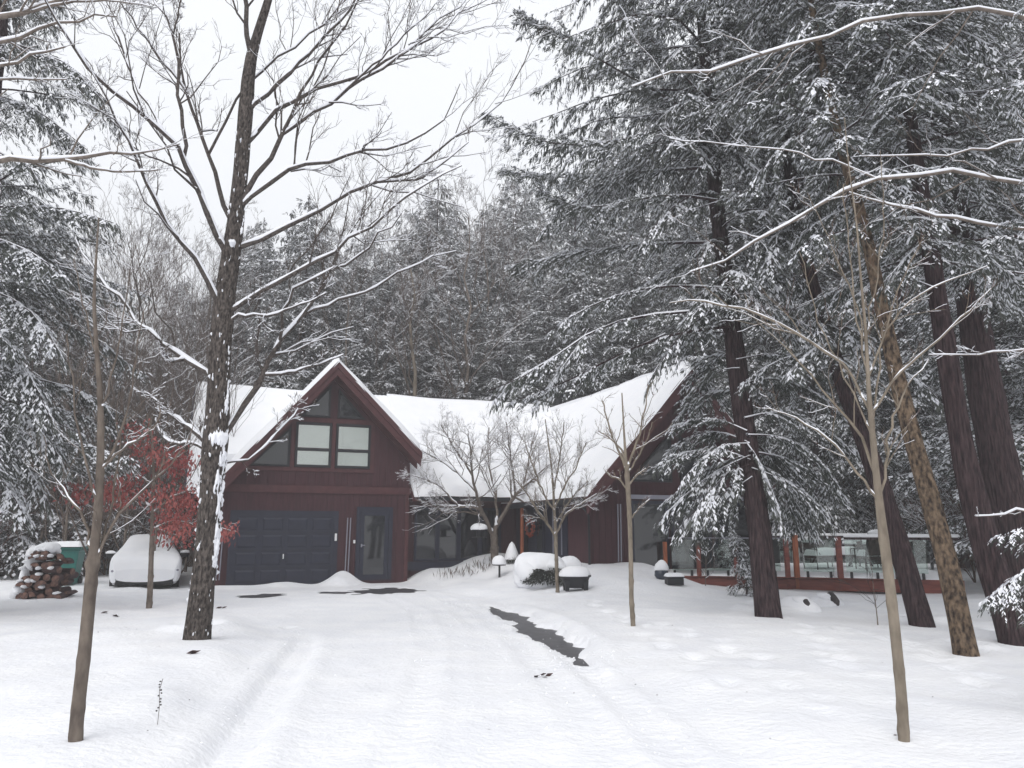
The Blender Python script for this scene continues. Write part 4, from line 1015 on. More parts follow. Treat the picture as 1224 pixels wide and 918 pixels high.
b2 = hit(757, 748); rng = np.random.default_rng(23)
def zz(f, pts): return [(*f(a, b), c) for a, b, c in pts]
traced_tree('sapling', b2, {
 'trunk': (None, [(757, 750, 6)] + zz(z1, [(330, 918, 5.5), (326, 740, 5.2), (322, 600, 5.5), (317, 500, 6), (315, 460, 6), (312, 430, 4), (305, 330, 2.5), (298, 200, 1.4)])),
 'a': ('trunk', zz(z1, [(314, 455, 4), (290, 410, 3), (270, 370, 2.5), (250, 300, 2), (228, 225, 1.3)])),
 'b': ('trunk', zz(z1, [(316, 450, 3.6), (340, 390, 3), (362, 330, 2.4), (378, 250, 1.8), (386, 170, 1.2)])),
 'c': ('trunk', zz(z1, [(312, 440, 3), (300, 400, 2.5), (250, 350, 1.8), (215, 330, 1.2)])),
 'd': ('trunk', zz(z1, [(318, 520, 2.5), (290, 495, 2.2), (262, 490, 2), (240, 470, 1.3)])),
 'e': ('trunk', zz(z1, [(323, 610, 2), (360, 590, 1.8), (392, 565, 1.2)])),
 'f': ('trunk', zz(z1, [(316, 460, 2.5), (345, 430, 2.2), (380, 370, 1.6), (400, 300, 1.2)])),
 'g': ('trunk', zz(z1, [(318, 500, 2.5), (350, 480, 2), (378, 460, 1.3)])),
}, b2[1], 'thin straight sapling with upswept twigs in front of the right hand gable wing', 'tan_bark', 'twig_red', rng, depth=.5, twn=(8, 4), tw_len=(.2, .45), rmin=.003, snow=.5, snowbase=.003, group='young trees on the lawn')

b3 = hit(666, 708); rng = np.random.default_rng(24)
traced_tree('sapling', b3, {
 'trunk': (None, [(667, 709, 4.6)] + zz(z2, [(550, 820, 4.4), (546, 700, 4.2), (545, 640, 4.5), (542, 580, 3.4), (538, 480, 2.8), (530, 400, 2.2), (515, 300, 1.6), (508, 240, 1.1)])),
 'a': ('trunk', zz(z2, [(545, 638, 3), (520, 610, 3), (480, 565, 2.6), (450, 510, 2), (400, 450, 1.4)])),
 'b': ('trunk', zz(z2, [(547, 632, 2.8), (575, 580, 2.4), (610, 555, 2), (690, 505, 1.2)])),
 'c': ('trunk', zz(z2, [(542, 560, 2.4), (500, 500, 2), (470, 420, 1.6), (440, 330, 1.1)])),
 'd': ('trunk', zz(z2, [(541, 540, 2.4), (580, 470, 2), (620, 400, 1.5), (655, 320, 1)])),
 'e': ('trunk', zz(z2, [(538, 480, 2.2), (560, 380, 1.7), (575, 250, 1.1)])),
 'f': ('trunk', zz(z2, [(543, 590, 2), (600, 520, 1.8), (660, 460, 1.2)])),
}, b3[1], 'short sapling with a bushy twig head beside the snow heaped planter', 'tan_bark', 'twig_frost', rng, depth=.7, twn=(11, 7, 6), tw_len=(.25, .55), rmin=.0023, snow=.8, snowbase=.004, group='young trees on the lawn')

b4 = hit(590, 674); rng = np.random.default_rng(25)
traced_tree('ornamental_tree', b4, {
 'trunk': (None, zz(z2, [(332, 775, 8.5), (330, 740, 8), (328, 690, 8.5), (326, 650, 9), (330, 625, 7)])),
 'a': ('trunk', zz(z2, [(324, 650, 6), (300, 600, 5.5), (275, 550, 4.5), (255, 470, 3.5), (245, 380, 2.5), (235, 290, 1.5)])),
 'b': ('a', zz(z2, [(280, 560, 4), (230, 548, 3.4), (160, 550, 2.6), (110, 545, 1.6)])),
 'c': ('trunk', zz(z2, [(330, 635, 6), (350, 590, 5.5), (380, 545, 5), (410, 500, 4), (450, 460, 3), (510, 410, 2), (560, 380, 1.3)])),
 'd': ('c', zz(z2, [(400, 515, 3.5), (440, 540, 3), (500, 520, 2.2), (560, 500, 1.3)])),
 'e': ('a', zz(z2, [(262, 500, 3), (200, 430, 2.5), (130, 380, 1.8), (70, 350, 1.2)])),
 'f': ('a', zz(z2, [(250, 440, 3), (180, 330, 2.2), (140, 260, 1.4)])),
 'g': ('c', zz(z2, [(400, 510, 3.5), (395, 430, 2.8), (380, 330, 2), (370, 250, 1.3)])),
 'h': ('c', zz(z2, [(430, 475, 3), (450, 380, 2.2), (470, 290, 1.4)])),
 'i': ('trunk', zz(z2, [(330, 625, 4.5), (340, 560, 3.5), (320, 470, 2.8), (305, 370, 2), (310, 270, 1.3)])),
 'j': ('b', zz(z2, [(200, 548, 2.6), (140, 480, 2), (80, 450, 1.4), (40, 440, 1)])),
 'k': ('c', zz(z2, [(450, 460, 2.6), (530, 460, 2), (620, 440, 1.2)])),
}, b4[1], 'low spreading ornamental tree with dense snowy twigs before the window band', 'smooth_bark', 'twig_frost', rng, depth=.8, twn=(13, 8, 8), tw_len=(.24, .55), rmin=.0023, snow=1.0, snowbase=.005, twup=.12, brw=.85)

# red leaved young oak
b5 = hit(178, 727); rng = np.random.default_rng(26)
def z3(x, y): return (x / 2.96, 480 + y / 2.96)
oak, done = traced_tree('oak_sapling', b5, {
 'trunk': (None, [(178, 729, 6.5), (180, 690, 6), (182, 640, 5), (183, 600, 4.5), (184, 560, 3.5), (182, 520, 2.5), (176, 495, 1.6)]),
 'a': ('trunk', zz(z3, [(540, 360, 3), (470, 320, 2.4), (380, 320, 2), (300, 315, 1.5), (220, 310, 1)])),
 'b': ('trunk', zz(z3, [(540, 380, 3), (600, 340, 2.5), (660, 320, 2), (700, 310, 1.4)])),
 'c': ('trunk', zz(z3, [(542, 430, 3), (600, 420, 2.5), (660, 430, 2), (710, 450, 1.6), (780, 450, 1.4), (835, 460, 1)])),
 'd': ('trunk', zz(z3, [(545, 260, 2.6), (590, 210, 2), (650, 190, 1.3)])),
 'e': ('trunk', zz(z3, [(544, 230, 2.4), (500, 180, 1.8), (450, 130, 1.4), (430, 90, 1)])),
 'f': ('trunk', zz(z3, [(545, 280, 2.2), (480, 260, 1.8), (430, 250, 1.2)])),
 'g': ('trunk', zz(z3, [(541, 420, 2.4), (580, 460, 2), (640, 480, 1.4)])),
}, b5[1], 'young oak still holding rusty red leaves in front of the snowed in car', 'grey_bark', 'twig', rng, depth=.5, twn=(6, 3), tw_len=(.2, .45), rmin=.004, snow=.4, snowbase=.004)
cl = []
for cx, cy, rx, ry, n in ((480, 110, 60, 40, 260), (540, 175, 80, 40, 420), (610, 225, 80, 50, 560), (650, 200, 40, 40, 200), (270, 320, 60, 40, 300), (390, 320, 55, 48, 460), (450, 290, 60, 40, 380), (560, 325, 80, 35, 500), (660, 335, 50, 40, 380), (620, 390, 70, 50, 640), (640, 455, 65, 48, 560), (590, 440, 35, 45, 260), (800, 458, 38, 30, 240), (720, 400, 40, 60, 200), (420, 340, 40, 30, 200)):
    n = int(n * .5); q = np.clip(rng.normal(0, .6, (n, 2)), -1.3, 1.3)
    px = cx + q[:, 0] * rx; py = cy + q[:, 1] * ry; yy = b5[1] + rng.normal(0, .35, n) + (cx - 540) / 540 * .5
    cl.append(np.array([at(*z3(a, b), c) for a, b, c in zip(px, py, yy)]))
LP = np.concatenate(cl); n = len(LP)
LD = rng.normal(0, 1, (n, 3)); LD[:, 2] = -abs(LD[:, 2]) - .4
V, Fq = leaf_quads(LP, LD, rng.uniform(.06, .12, n), rng.uniform(.03, .055, n), .2 * np.ones(n), rng.normal(0, 1, n))
mk('leaves', V - b5, Fq, M['oakleaf'], oak)

# ------------------------------------------------------------------ hemlocks on the right
def tr_px(pts, Y, dY=0):
    n = len(pts); return np.array([at(a, b, Y + dY * i / (n - 1)) for i, (a, b) in enumerate(pts)])
def bough_px(pts, Y0, Y1):
    n = len(pts); return np.array([at(a, b, Y0 + (Y1 - Y0) * i / (n - 1)) for i, (a, b) in enumerate(pts)])
h1 = hit(919, 737); rng = np.random.default_rng(31)
T = tr_px([(919, 742), (913, 690), (908, 640), (898, 560), (888, 480), (878, 420), (866, 330), (855, 230), (845, 120), (838, 20), (830, -120), (825, -300)], h1[1], .8)
ex = [bough_px(p, a, b) for p, a, b in (
 ([(850, 150), (800, 118), (740, 85), (690, 55), (617, 20)], h1[1], 13.6),
 ([(850, 150), (800, 150), (707, 178), (640, 172), (580, 136)], h1[1], 12.8),
 ([(858, 240), (800, 229), (720, 248), (674, 252), (640, 222)], h1[1], 14.0),
 ([(862, 290), (790, 290), (700, 300), (610, 318)], h1[1], 15.5),
 ([(855, 200), (760, 205), (680, 215), (600, 205)], h1[1], 16.5),
 ([(845, 120), (790, 60), (745, 10), (720, -30)], h1[1], 14.5),
 ([(896, 545), (860, 560), (820, 590), (785, 625)], h1[1], 14.0),
 ([(897, 550), (860, 535), (815, 540), (780, 560)], h1[1], 14.6),
 ([(896, 530), (865, 515), (830, 520), (800, 540)], h1[1], 15.2),
 ([(899, 560), (880, 580), (840, 600), (805, 640)], h1[1], 13.8),
 ([(899, 570), (870, 590), (845, 615), (830, 645)], h1[1], 14.6),
 ([(899, 560), (930, 570), (965, 590), (990, 625)], h1[1], 14.2),
 ([(896, 540), (930, 545), (975, 565), (1010, 600)], h1[1], 15.0),
 ([(890, 500), (930, 490), (980, 510), (1025, 540)], h1[1], 14.0),
 ([(885, 460), (920, 450), (970, 465), (1010, 500)], h1[1], 14.6),
 ([(880, 430), (930, 420), (970, 430), (1000, 450)], h1[1], 13.6),
 ([(876, 400), (850, 395), (820, 405), (790, 425)], h1[1], 14.4),
 ([(896, 530), (870, 530), (842, 545), (815, 575)], h1[1], 13.4),
 ([(898, 555), (875, 560), (850, 585), (825, 620)], h1[1], 13.2),
 ([(897, 545), (870, 550), (835, 570), (795, 600)], h1[1], 15.6),
 ([(893, 515), (860, 500), (830, 500), (800, 512)], h1[1], 14.2),
 ([(886, 470), (860, 465), (835, 475), (812, 500)], h1[1], 15.8),
 ([(898, 550), (915, 560), (940, 590), (950, 632)], h1[1], 14.8),
 ([(894, 520), (930, 520), (970, 540), (1000, 580)], h1[1], 13.8),
 ([(884, 440), (868, 440), (845, 450), (818, 478)], h1[1], 14.6),
 ([(882, 420), (862, 425), (840, 438), (822, 462)], h1[1], 15.4),
 ([(874, 380), (910, 370), (960, 385), (1000, 420)], h1[1], 14.2),
 ([(868, 340), (905, 325), (955, 335), (1005, 370)], h1[1], 14.8),
 ([(866, 320), (840, 310), (800, 320), (765, 345)], h1[1], 14.6),
 ([(893, 530), (905, 545), (925, 590), (938, 630)], h1[1], 13.4),
 ([(893, 520), (915, 540), (950, 590), (965, 640)], h1[1], 15.6),
)]
spx = [bough_px(p, a, b) for p, a, b in (
 ([(872, 370), (800, 373), (743, 380), (704, 393), (671, 422), (629, 452), (583, 468)], h1[1], 13.2),
 ([(874, 390), (795, 399), (727, 429), (700, 445), (650, 470), (610, 480)], h1[1], 13.6),
 ([(795, 399), (727, 432), (707, 447), (694, 458)], 14.0, 13.6),
 ([(704, 393), (680, 430), (655, 460), (640, 485)], 13.9, 13.6),
 ([(670, 422), (640, 440), (610, 455), (590, 480)], 13.7, 13.3),
 ([(870, 345), (800, 340), (740, 350), (690, 372), (650, 400)], h1[1], 14.0),
)]
hemlock('hemlock_tree', h1, 19, 3.9, 8.4, 110, rng, T, .205, .15, .78, ex, 'large hemlock whose drooping snowy boughs hang before the right gable', lat_gap=.13, ex_lat=.85, sparse=spx, front=(64, 5.3, 14, 1.0, 2.1))
h2 = hit(1101, 748); rng = np.random.default_rng(32)
T = tr_px([(1103, 752), (1085, 690), (1064, 610), (1042, 545), (1018, 490), (998, 430), (975, 360), (955, 280), (940, 180), (925, 60), (915, -100), (905, -250)], h2[1], 1.5)
hemlock('hemlock_tree', h2, 18, 3.0, 7.2, 90, rng, T, .165, .15, .76, (), 'dark hemlock trunk leaning steeply left in front of the deck', lat_gap=.14, front=(26, 4.3, 11, .9, 1.8))
h3 = hit(1155, 783); rng = np.random.default_rng(33)
T = tr_px([(1156, 787), (1150, 745), (1139, 695), (1125, 640), (1110, 590), (1090, 520), (1073, 455), (1060, 400), (1045, 320), (1028, 250), (1005, 180), (985, 90), (965, -20), (945, -200)], h3[1], 1.2)
hemlock('hemlock_tree', h3, 15, 2.6, 6.4, 70, rng, T, .135, .14, .76, (), 'leaning tree with flaky tan bark, nearest trunk at the right of the deck', lat_gap=.14, bark='flaky_bark', front=(14, 5.6, 10, .8, 1.5))
h4 = hit(1210, 769); rng = np.random.default_rng(34)
T = tr_px([(1215, 775), (1203, 730), (1187, 680), (1168, 620), (1152, 550), (1137, 460), (1124, 370), (1112, 300), (1096, 200), (1080, 80), (1065, -60), (1050, -240)], h4[1], .5)
ex4 = [bough_px(p, a, b) for p, a, b in (
 ([(1120, 345), (1080, 330), (1040, 340), (1000, 370)], h4[1], 11.0),
 ([(1105, 260), (1060, 240), (1000, 250), (950, 285)], h4[1], 11.2),
 ([(1110, 290), (1150, 290), (1190, 310), (1224, 350)], h4[1], 11.0),
 ([(1098, 210), (1050, 170), (1000, 160), (950, 180)], h4[1], 11.0),
 ([(1085, 120), (1040, 80), (980, 60), (920, 90)], h4[1], 11.0),
 ([(1100, 220), (1150, 180), (1200, 170), (1250, 190)], h4[1], 11.0),
)]
hemlock('hemlock_tree', h4, 16, 3.4, 5.4, 85, rng, T, .18, .14, .76, ex4, 'reddish brown hemlock trunk leaning left, just in front of the thicker one', lat_gap=.14, front=(26, 5.7, 11, .9, 1.8))
h5 = at(1243, 735, 14.0); h5[2] = gh(h5[0], h5[1]); rng = np.random.default_rng(35)
T = tr_px([(1250, 745), (1235, 700), (1214, 640), (1200, 590), (1186, 520), (1172, 440), (1160, 360), (1148, 280), (1132, 190), (1118, 90), (1100, -60), (1085, -220)], 14.0, .6)
hemlock('hemlock_tree', h5, 20, 4.2, 6.6, 110, rng, T, .36, .15, .76, (), 'thickest dark hemlock trunk at the right edge of the yard', lat_gap=.14, front=(30, 5.8, 12, 1.0, 2.0))

# nearer hemlock off to the right: two heavily snowed boughs reach in
rng = np.random.default_rng(36)
hb = at(1420, 760, 6.6); hb[2] = gh(hb[0], hb[1])
exn = [bough_px(p, a, b) for p, a, b in (
 ([(1400, 560), (1330, 610), (1270, 650), (1215, 690), (1178, 720)], 6.6, 6.4),
 ([(1400, 540), (1340, 580), (1280, 610), (1230, 630), (1188, 645)], 6.6, 6.7),
 ([(1400, 600), (1340, 650), (1280, 690), (1235, 730)], 6.6, 6.0),
 ([(1400, 30), (1330, 50), (1270, 80), (1215, 105), (1180, 112)], 6.6, 6.4),
 ([(1400, 60), (1330, 90), (1280, 130), (1225, 165)], 6.6, 6.3),
 ([(1400, 170), (1330, 195), (1270, 200), (1228, 210)], 6.6, 6.6),
)]
hemlock('hemlock_tree', hb, 9, 1.0, 3.0, 24, rng, None, .14, .06, .92, exn, 'hemlock at the right edge showing only snow laden branch tips', lat_gap=.07, el_gap=.24)

# left edge hemlock
rng = np.random.default_rng(37)
hl = at(-95, 700, 14.5); hl[2] = gh(hl[0], hl[1])
exl = [bough_px(p, a, b) for p, a, b in (
 ([(-95, 60), (-20, 40), (40, 60), (90, 75), (125, 118)], 14.5, 13.5),
 ([(-95, 120), (-30, 110), (30, 120), (70, 150), (105, 180)], 14.5, 13.8),
 ([(-95, 240), (-20, 250), (40, 245), (90, 250), (140, 268)], 14.5, 13.5),
 ([(-95, 260), (-20, 280), (40, 300), (75, 330)], 14.5, 13.0),
 ([(-95, 0), (-30, -10), (30, 0), (70, 30)], 14.5, 14.0),
 ([(-95, 330), (-20, 340), (40, 370), (70, 420)], 14.5, 13.4),
 ([(-95, 380), (-20, 400), (35, 440), (60, 500)], 14.5, 13.4),
 ([(-95, 430), (-20, 460), (40, 500), (80, 560)], 14.5, 14.0),
 ([(-95, 480), (-20, 500), (30, 550), (60, 605)], 14.5, 14.4),
 ([(-95, 520), (-30, 540), (10, 580), (30, 620)], 14.5, 13.6),
)]
hemlock('hemlock_tree', hl, 20, 3.7, 1.5, 130, rng, None, .3, .15, .65, exl, 'hemlock filling the left edge with drooping snow flecked boughs', lat_gap=.13)

# ------------------------------------------------------------------ bare limbs reaching in from trees beside the view
rng = np.random.default_rng(41)
bt = at(1390, 760, 8.5); bt[2] = gh(bt[0], bt[1])
traced_tree('bare_tree', bt, {
 'trunk': (None, [(1390, 790, 26), (1375, 560, 24), (1360, 300, 22), (1350, 100, 19), (1340, -100, 15), (1335, -300, 9)]),
 'a': ('trunk', [(1358, 260, 9), (1290, 225, 7.5), (1224, 218, 6), (1170, 212, 5.5), (1120, 208, 5.5), (1050, 214, 5.2), (1010, 228, 5), (970, 248, 4.5), (935, 268, 4), (900, 290, 4), (860, 308, 2.6), (825, 325, 1.5)]),
 'b': ('trunk', [(1348, 60, 9), (1250, 22, 7), (1180, 12, 6), (1120, 18, 5.5), (1075, 15, 5.5), (1040, 22, 5.2), (1000, 38, 5), (955, 50, 4.6), (915, 64, 4.2), (875, 76, 4), (840, 82, 4), (800, 88, 3), (755, 104, 2)]),
 'c': ('trunk', [(1359, 300, 8), (1290, 280, 6), (1224, 271, 5), (1160, 266, 4.5), (1110, 257, 4), (1060, 245, 3), (1015, 230, 2)]),
 'd': ('trunk', [(1354, 180, 6), (1280, 165, 4.5), (1224, 167, 4), (1160, 180, 3), (1100, 188, 2.4), (1030, 187, 1.6)]),
 'e': ('a', [(1050, 214, 3), (1000, 190, 2.5), (950, 182, 2), (880, 172, 1.4), (800, 165, 1)]),
 'f': ('trunk', [(1365, 420, 5), (1300, 405, 4), (1224, 418, 3), (1170, 425, 2), (1110, 424, 1.4)]),
 'g': ('trunk', [(1368, 640, 4), (1280, 610, 3), (1224, 612, 2.6), (1190, 615, 2), (1166, 617, 1.4)]),
}, 8.5, 'bare tree off the right edge whose snow lined limbs sweep across the hemlocks', 'grey_bark', 'twig', rng, depth=.15, twn=(8, 4), tw_len=(.08, .2), rmin=.003, snow=1.0, brw=.78)
rng = np.random.default_rng(42)
bt = at(-190, 800, 9.0); bt[2] = gh(bt[0], bt[1])
traced_tree('bare_tree', bt, {
 'trunk': (None, [(-190, 830, 26), (-180, 560, 24), (-170, 300, 22), (-165, 100, 19), (-160, -100, 15), (-150, -300, 9)]),
 'a': ('trunk', [(-168, 210, 9), (-80, 195, 7.5), (0, 193, 6.5), (50, 192, 5.5), (100, 188, 4.5), (150, 186, 3), (185, 178, 2), (215, 172, 1.3)]),
 'a2': ('a', [(75, 192, 3.5), (115, 203, 3), (150, 206, 2.4), (190, 203, 1.6)]),
 'b': ('trunk', [(-163, 60, 9), (-80, 35, 8), (0, 22, 7), (40, 14, 6), (70, 2, 5), (110, -15, 3)]),
 'c': ('trunk', [(-164, 90, 7), (-80, 68, 6), (0, 51, 5), (40, 38, 4), (80, 25, 3), (140, 20, 1.6)]),
 'd': ('trunk', [(-166, 130, 6), (-80, 100, 5), (0, 80, 4), (40, 66, 3.2), (78, 56, 2)]),
 'e': ('b', [(30, 16, 4), (80, 3, 3), (130, 0, 2), (180, 8, 1.2)]),
 'f': ('trunk', [(-167, 150, 5), (-60, 105, 4), (0, 91, 3), (40, 99, 2.4), (80, 95, 1.5)]),
}, 9.0, 'bare tree off the left edge reaching snowy horizontal limbs into the view', 'grey_bark', 'twig', rng, depth=.15, twn=(8, 4), tw_len=(.12, .3), rmin=.003, snow=1.0)

# ------------------------------------------------------------------ woods behind the house
rng = np.random.default_rng(51)
def far_hem(name, px, ytop, Y, R, rng, label, proto=None, group='hemlocks massed behind the house'):
    b = at(px, 640, Y); b[2] = gh(b[0], b[1]); H = at(px, ytop, Y)[2] - b[2]
    if proto is None:
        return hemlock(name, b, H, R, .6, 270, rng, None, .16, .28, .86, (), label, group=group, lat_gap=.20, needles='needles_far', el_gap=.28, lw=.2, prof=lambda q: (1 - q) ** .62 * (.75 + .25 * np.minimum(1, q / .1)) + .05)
    o = dup(proto[0]); o.location = [float(c) for c in b]; s = H / proto[1]; o.scale = (s * R / proto[2], s * R / proto[2], s) if False else (R / proto[2], R / proto[2], s)
    o.rotation_euler = (0, 0, rng.uniform(0, 6.28)); o['label'] = label; o['group'] = group; return o
shared = 'one of the snow dusted hemlocks massed in the woods behind the house'
pA = far_hem('hemlock_tree', 515, 212, 38, 4.2, rng, 'pointed hemlock with the tallest spire above the middle of the house roof')
HA = at(515, 212, 38)[2] - gh(at(515, 640, 38)[0], 38)
pB = far_hem('hemlock_tree', 350, 235, 36, 4.0, rng, 'rounded hemlock rising behind the maple trunk and garage roof')
HB = at(350, 235, 36)[2] - gh(at(350, 640, 36)[0], 36)
PR = ((pA, HA, 4.2), (pB, HB, 4.0))
for i, (px, yt, Yd, R) in enumerate(((330, 285, 45, 4.4), (380, 262, 46, 4.4), (440, 268, 47, 4.6), (480, 250, 48, 4.4), (545, 246, 47, 4.4), (590, 235, 48, 4.6), (640, 215, 47, 4.6), (270, 270, 47, 4.2), (200, 330, 46, 4.2), (100, 360, 40, 4), (292, 262, 37, 3.6), (405, 285, 39, 3.4), (455, 300, 36, 3.6), (570, 262, 40, 3.8), (620, 205, 42, 4.4), (690, 195, 38, 4.4), (655, 330, 36, 3.4), (740, 130, 40, 4.6), (800, 60, 44, 5), (870, 40, 40, 5), (560, 330, 35, 3.0),
      (960, 20, 38, 5), (1060, 60, 42, 5), (1160, 20, 40, 5), (1250, 60, 36, 5), (430, 345, 35, 3), (505, 330, 36, 3), (320, 350, 35, 3), (600, 360, 34.5, 2.8), (700, 340, 35, 3.2), (230, 330, 40, 3.4), (255, 280, 44, 3.6), (60, 330, 30, 3.6), (10, 250, 26, 3.8), (-60, 200, 30, 4.4), (130, 380, 36, 3.4), (180, 400, 42, 3.6), (760, 280, 36, 3.8), (840, 240, 34, 4))):
    lf_side = px < 240 and Yd < 41
    far_hem('hemlock_tree', px, yt, Yd, R, rng, 'one of the snowy hemlocks in the thicket behind the woodpile and car' if lf_side else shared, PR[i % 2], 'hemlocks behind the woodpile and car' if lf_side else 'hemlocks massed behind the house')
# mid distance hemlocks right of the house, behind and beside the deck
pC = None
for i, (px, yt, Yd, R) in enumerate(((985, -30, 31, 4.4), (1100, -60, 30, 4.4), (1215, -60, 23, 4.4), (1050, -10, 33, 4.8), (940, -20, 35, 4.6), (1300, -100, 19, 4.4), (1150, 0, 33, 4.8), (1000, 40, 38, 4.8), (1250, 0, 29, 4.6), (1080, 30, 38, 4.8))):
    b = at(px, 660, Yd); b[2] = gh(b[0], b[1]); H = at(px, yt, Yd)[2] - b[2]
    lab = 'hemlock with low snowy boughs standing behind the deck among its like'
    if pC is None:
        pC = (hemlock('hemlock_tree', b, H, R, 1.5, 250, rng, None, .22, .24, .76, (), lab, group='hemlocks standing behind the deck', lat_gap=.18, el_gap=.28, lw=.19), H, R)
    else:
        o = dup(pC[0]); o.location = [float(c) for c in b]; o.scale = (R / pC[2], R / pC[2], H / pC[1]); o.rotation_euler = (0, 0, rng.uniform(0, 6.28)); o['label'] = lab

# bare trees in the woods
birch = at(492, 640, 33); birch[2] = gh(birch[0], birch[1])
bare_tree('bare_tree', birch, 12.5, rng, .17, 'pale barked bare tree standing in front of the hemlocks behind the roof', bark='tan_bark', twig='twig_far', n=(16, 7, 5, 3), t0=.2, rmin=.008, snow=.9, lf=(.2, .42))
q = at(115, 640, 21); q[2] = gh(q[0], q[1])
bare1 = bare_tree('bare_shrub', q, 7.2, rng, .05, 'leafless multi twigged shrub in the thicket behind the woodpile and car', 'shrub', n=(22, 6, 4), spread=(12, 34), t0=.03, rmin=.005, snow=.5, lf=(.35, .75), group='leafless shrubs of the left thicket')
for i, (px, Yd, s) in enumerate(((80, 23, .95), (150, 24, 1.05), (185, 22.5, .9), (210, 25, 1.0), (50, 25, 1), (135, 28, 1.2), (170, 30, 1.25), (225, 29, 1.1), (95, 29, 1.2), (20, 26, .95), (250, 31, 1.1), (200, 33, 1.3))):
    o = dup(bare1); b = at(px, 640, Yd); b[2] = gh(b[0], b[1]); o.location = [float(c) for c in b]; o.scale = (s, s, s); o.rotation_euler = (0, 0, rng.uniform(0, 6.28))
q = at(550, 640, 34); q[2] = gh(q[0], q[1])
bare2 = bare_tree('bare_tree', q, 15, rng, .13, 'slim bare hardwood mixed among the hemlocks behind the house', n=(16, 6, 5, 4), t0=.25, rmin=.008, snow=.5, lf=(.2, .42), group='bare hardwoods among the hemlocks')
for i, (px, Yd, s) in enumerate(((600, 37, 1.05), (420, 34.5, .85), (450, 36, 1.0), (380, 38, .9), (470, 40, 1.1), (540, 42, 1.15), (585, 45, 1.2), (230, 34, .85), (265, 36, .9), (120, 36, 1.05), (160, 40, 1.1), (650, 40, 1.0), (700, 38, .9))):
    o = dup(bare2); b = at(px, 640, Yd); b[2] = gh(b[0], b[1]); o.location = [float(c) for c in b]; o.scale = (s, s, s); o.rotation_euler = (0, 0, rng.uniform(0, 6.28))
q = at(1130, 690, 25); q[2] = gh(q[0], q[1])
sh = bare_tree('bare_shrub', q, 2.6, rng, .03, 'snow flecked brown shrub in the undergrowth behind the deck', 'shrub', n=(26, 6, 4), spread=(15, 50), t0=.02, rmin=.007, snow=.8, lf=(.4, .8), twig='twig_red', group='undergrowth shrubs behind the deck')
for i, (px, Yd, s) in enumerate(((1165, 24, 1.1), (1090, 30, 1.2), (1050, 31, 1.2), (1010, 32, 1.3), (1190, 27, 1.2), (970, 33, 1.3), (1130, 32, 1.4))):
    o = dup(sh); b = at(px, 690, Yd); b[2] = gh(b[0], b[1]); o.location = [float(c) for c in b]; o.scale = (s, s, s); o.rotation_euler = (0, 0, rng.uniform(0, 6.28))
for i, (px, Yd, s) in enumerate(((15, 25, .8), (40, 27, .9), (100, 26, .8), (70, 28, 1.0), (125, 26.5, .8), (-20, 24, .9), (150, 29, 1), (215, 27, .9), (235, 26, .8))):
    o = dup(sh); b = at(px, 690, Yd); b[2] = gh(b[0], b[1]); o.location = [float(c) for c in b]; o.scale = (s * 1.3, s * 1.3, s); o.rotation_euler = (0, 0, rng.uniform(0, 6.28))
    o['label'] = 'snow flecked brown shrub in the undergrowth behind the bin and car'; o['group'] = 'undergrowth shrubs behind the car'

# far wood reading as one mass
rng = np.random.default_rng(61)
n = 90000
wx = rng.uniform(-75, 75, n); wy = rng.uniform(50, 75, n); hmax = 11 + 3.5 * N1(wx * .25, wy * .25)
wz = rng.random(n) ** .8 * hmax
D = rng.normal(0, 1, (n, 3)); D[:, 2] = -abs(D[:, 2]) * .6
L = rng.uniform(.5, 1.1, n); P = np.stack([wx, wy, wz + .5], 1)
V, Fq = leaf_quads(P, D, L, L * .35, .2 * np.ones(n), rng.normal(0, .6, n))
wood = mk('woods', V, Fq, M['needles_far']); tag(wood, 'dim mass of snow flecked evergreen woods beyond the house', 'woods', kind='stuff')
m = rng.random(n) < .4; P2 = P[m]; P2[:, 2] += .06; D2 = D[m]; D2[:, 2] *= .4
V, Fq = leaf_quads(P2, D2, L[m] * .9, L[m] * .45, .1 * np.ones(m.sum()), rng.normal(0, .3, m.sum()))
mk('snow', V, Fq, M['tree_snow'], wood)

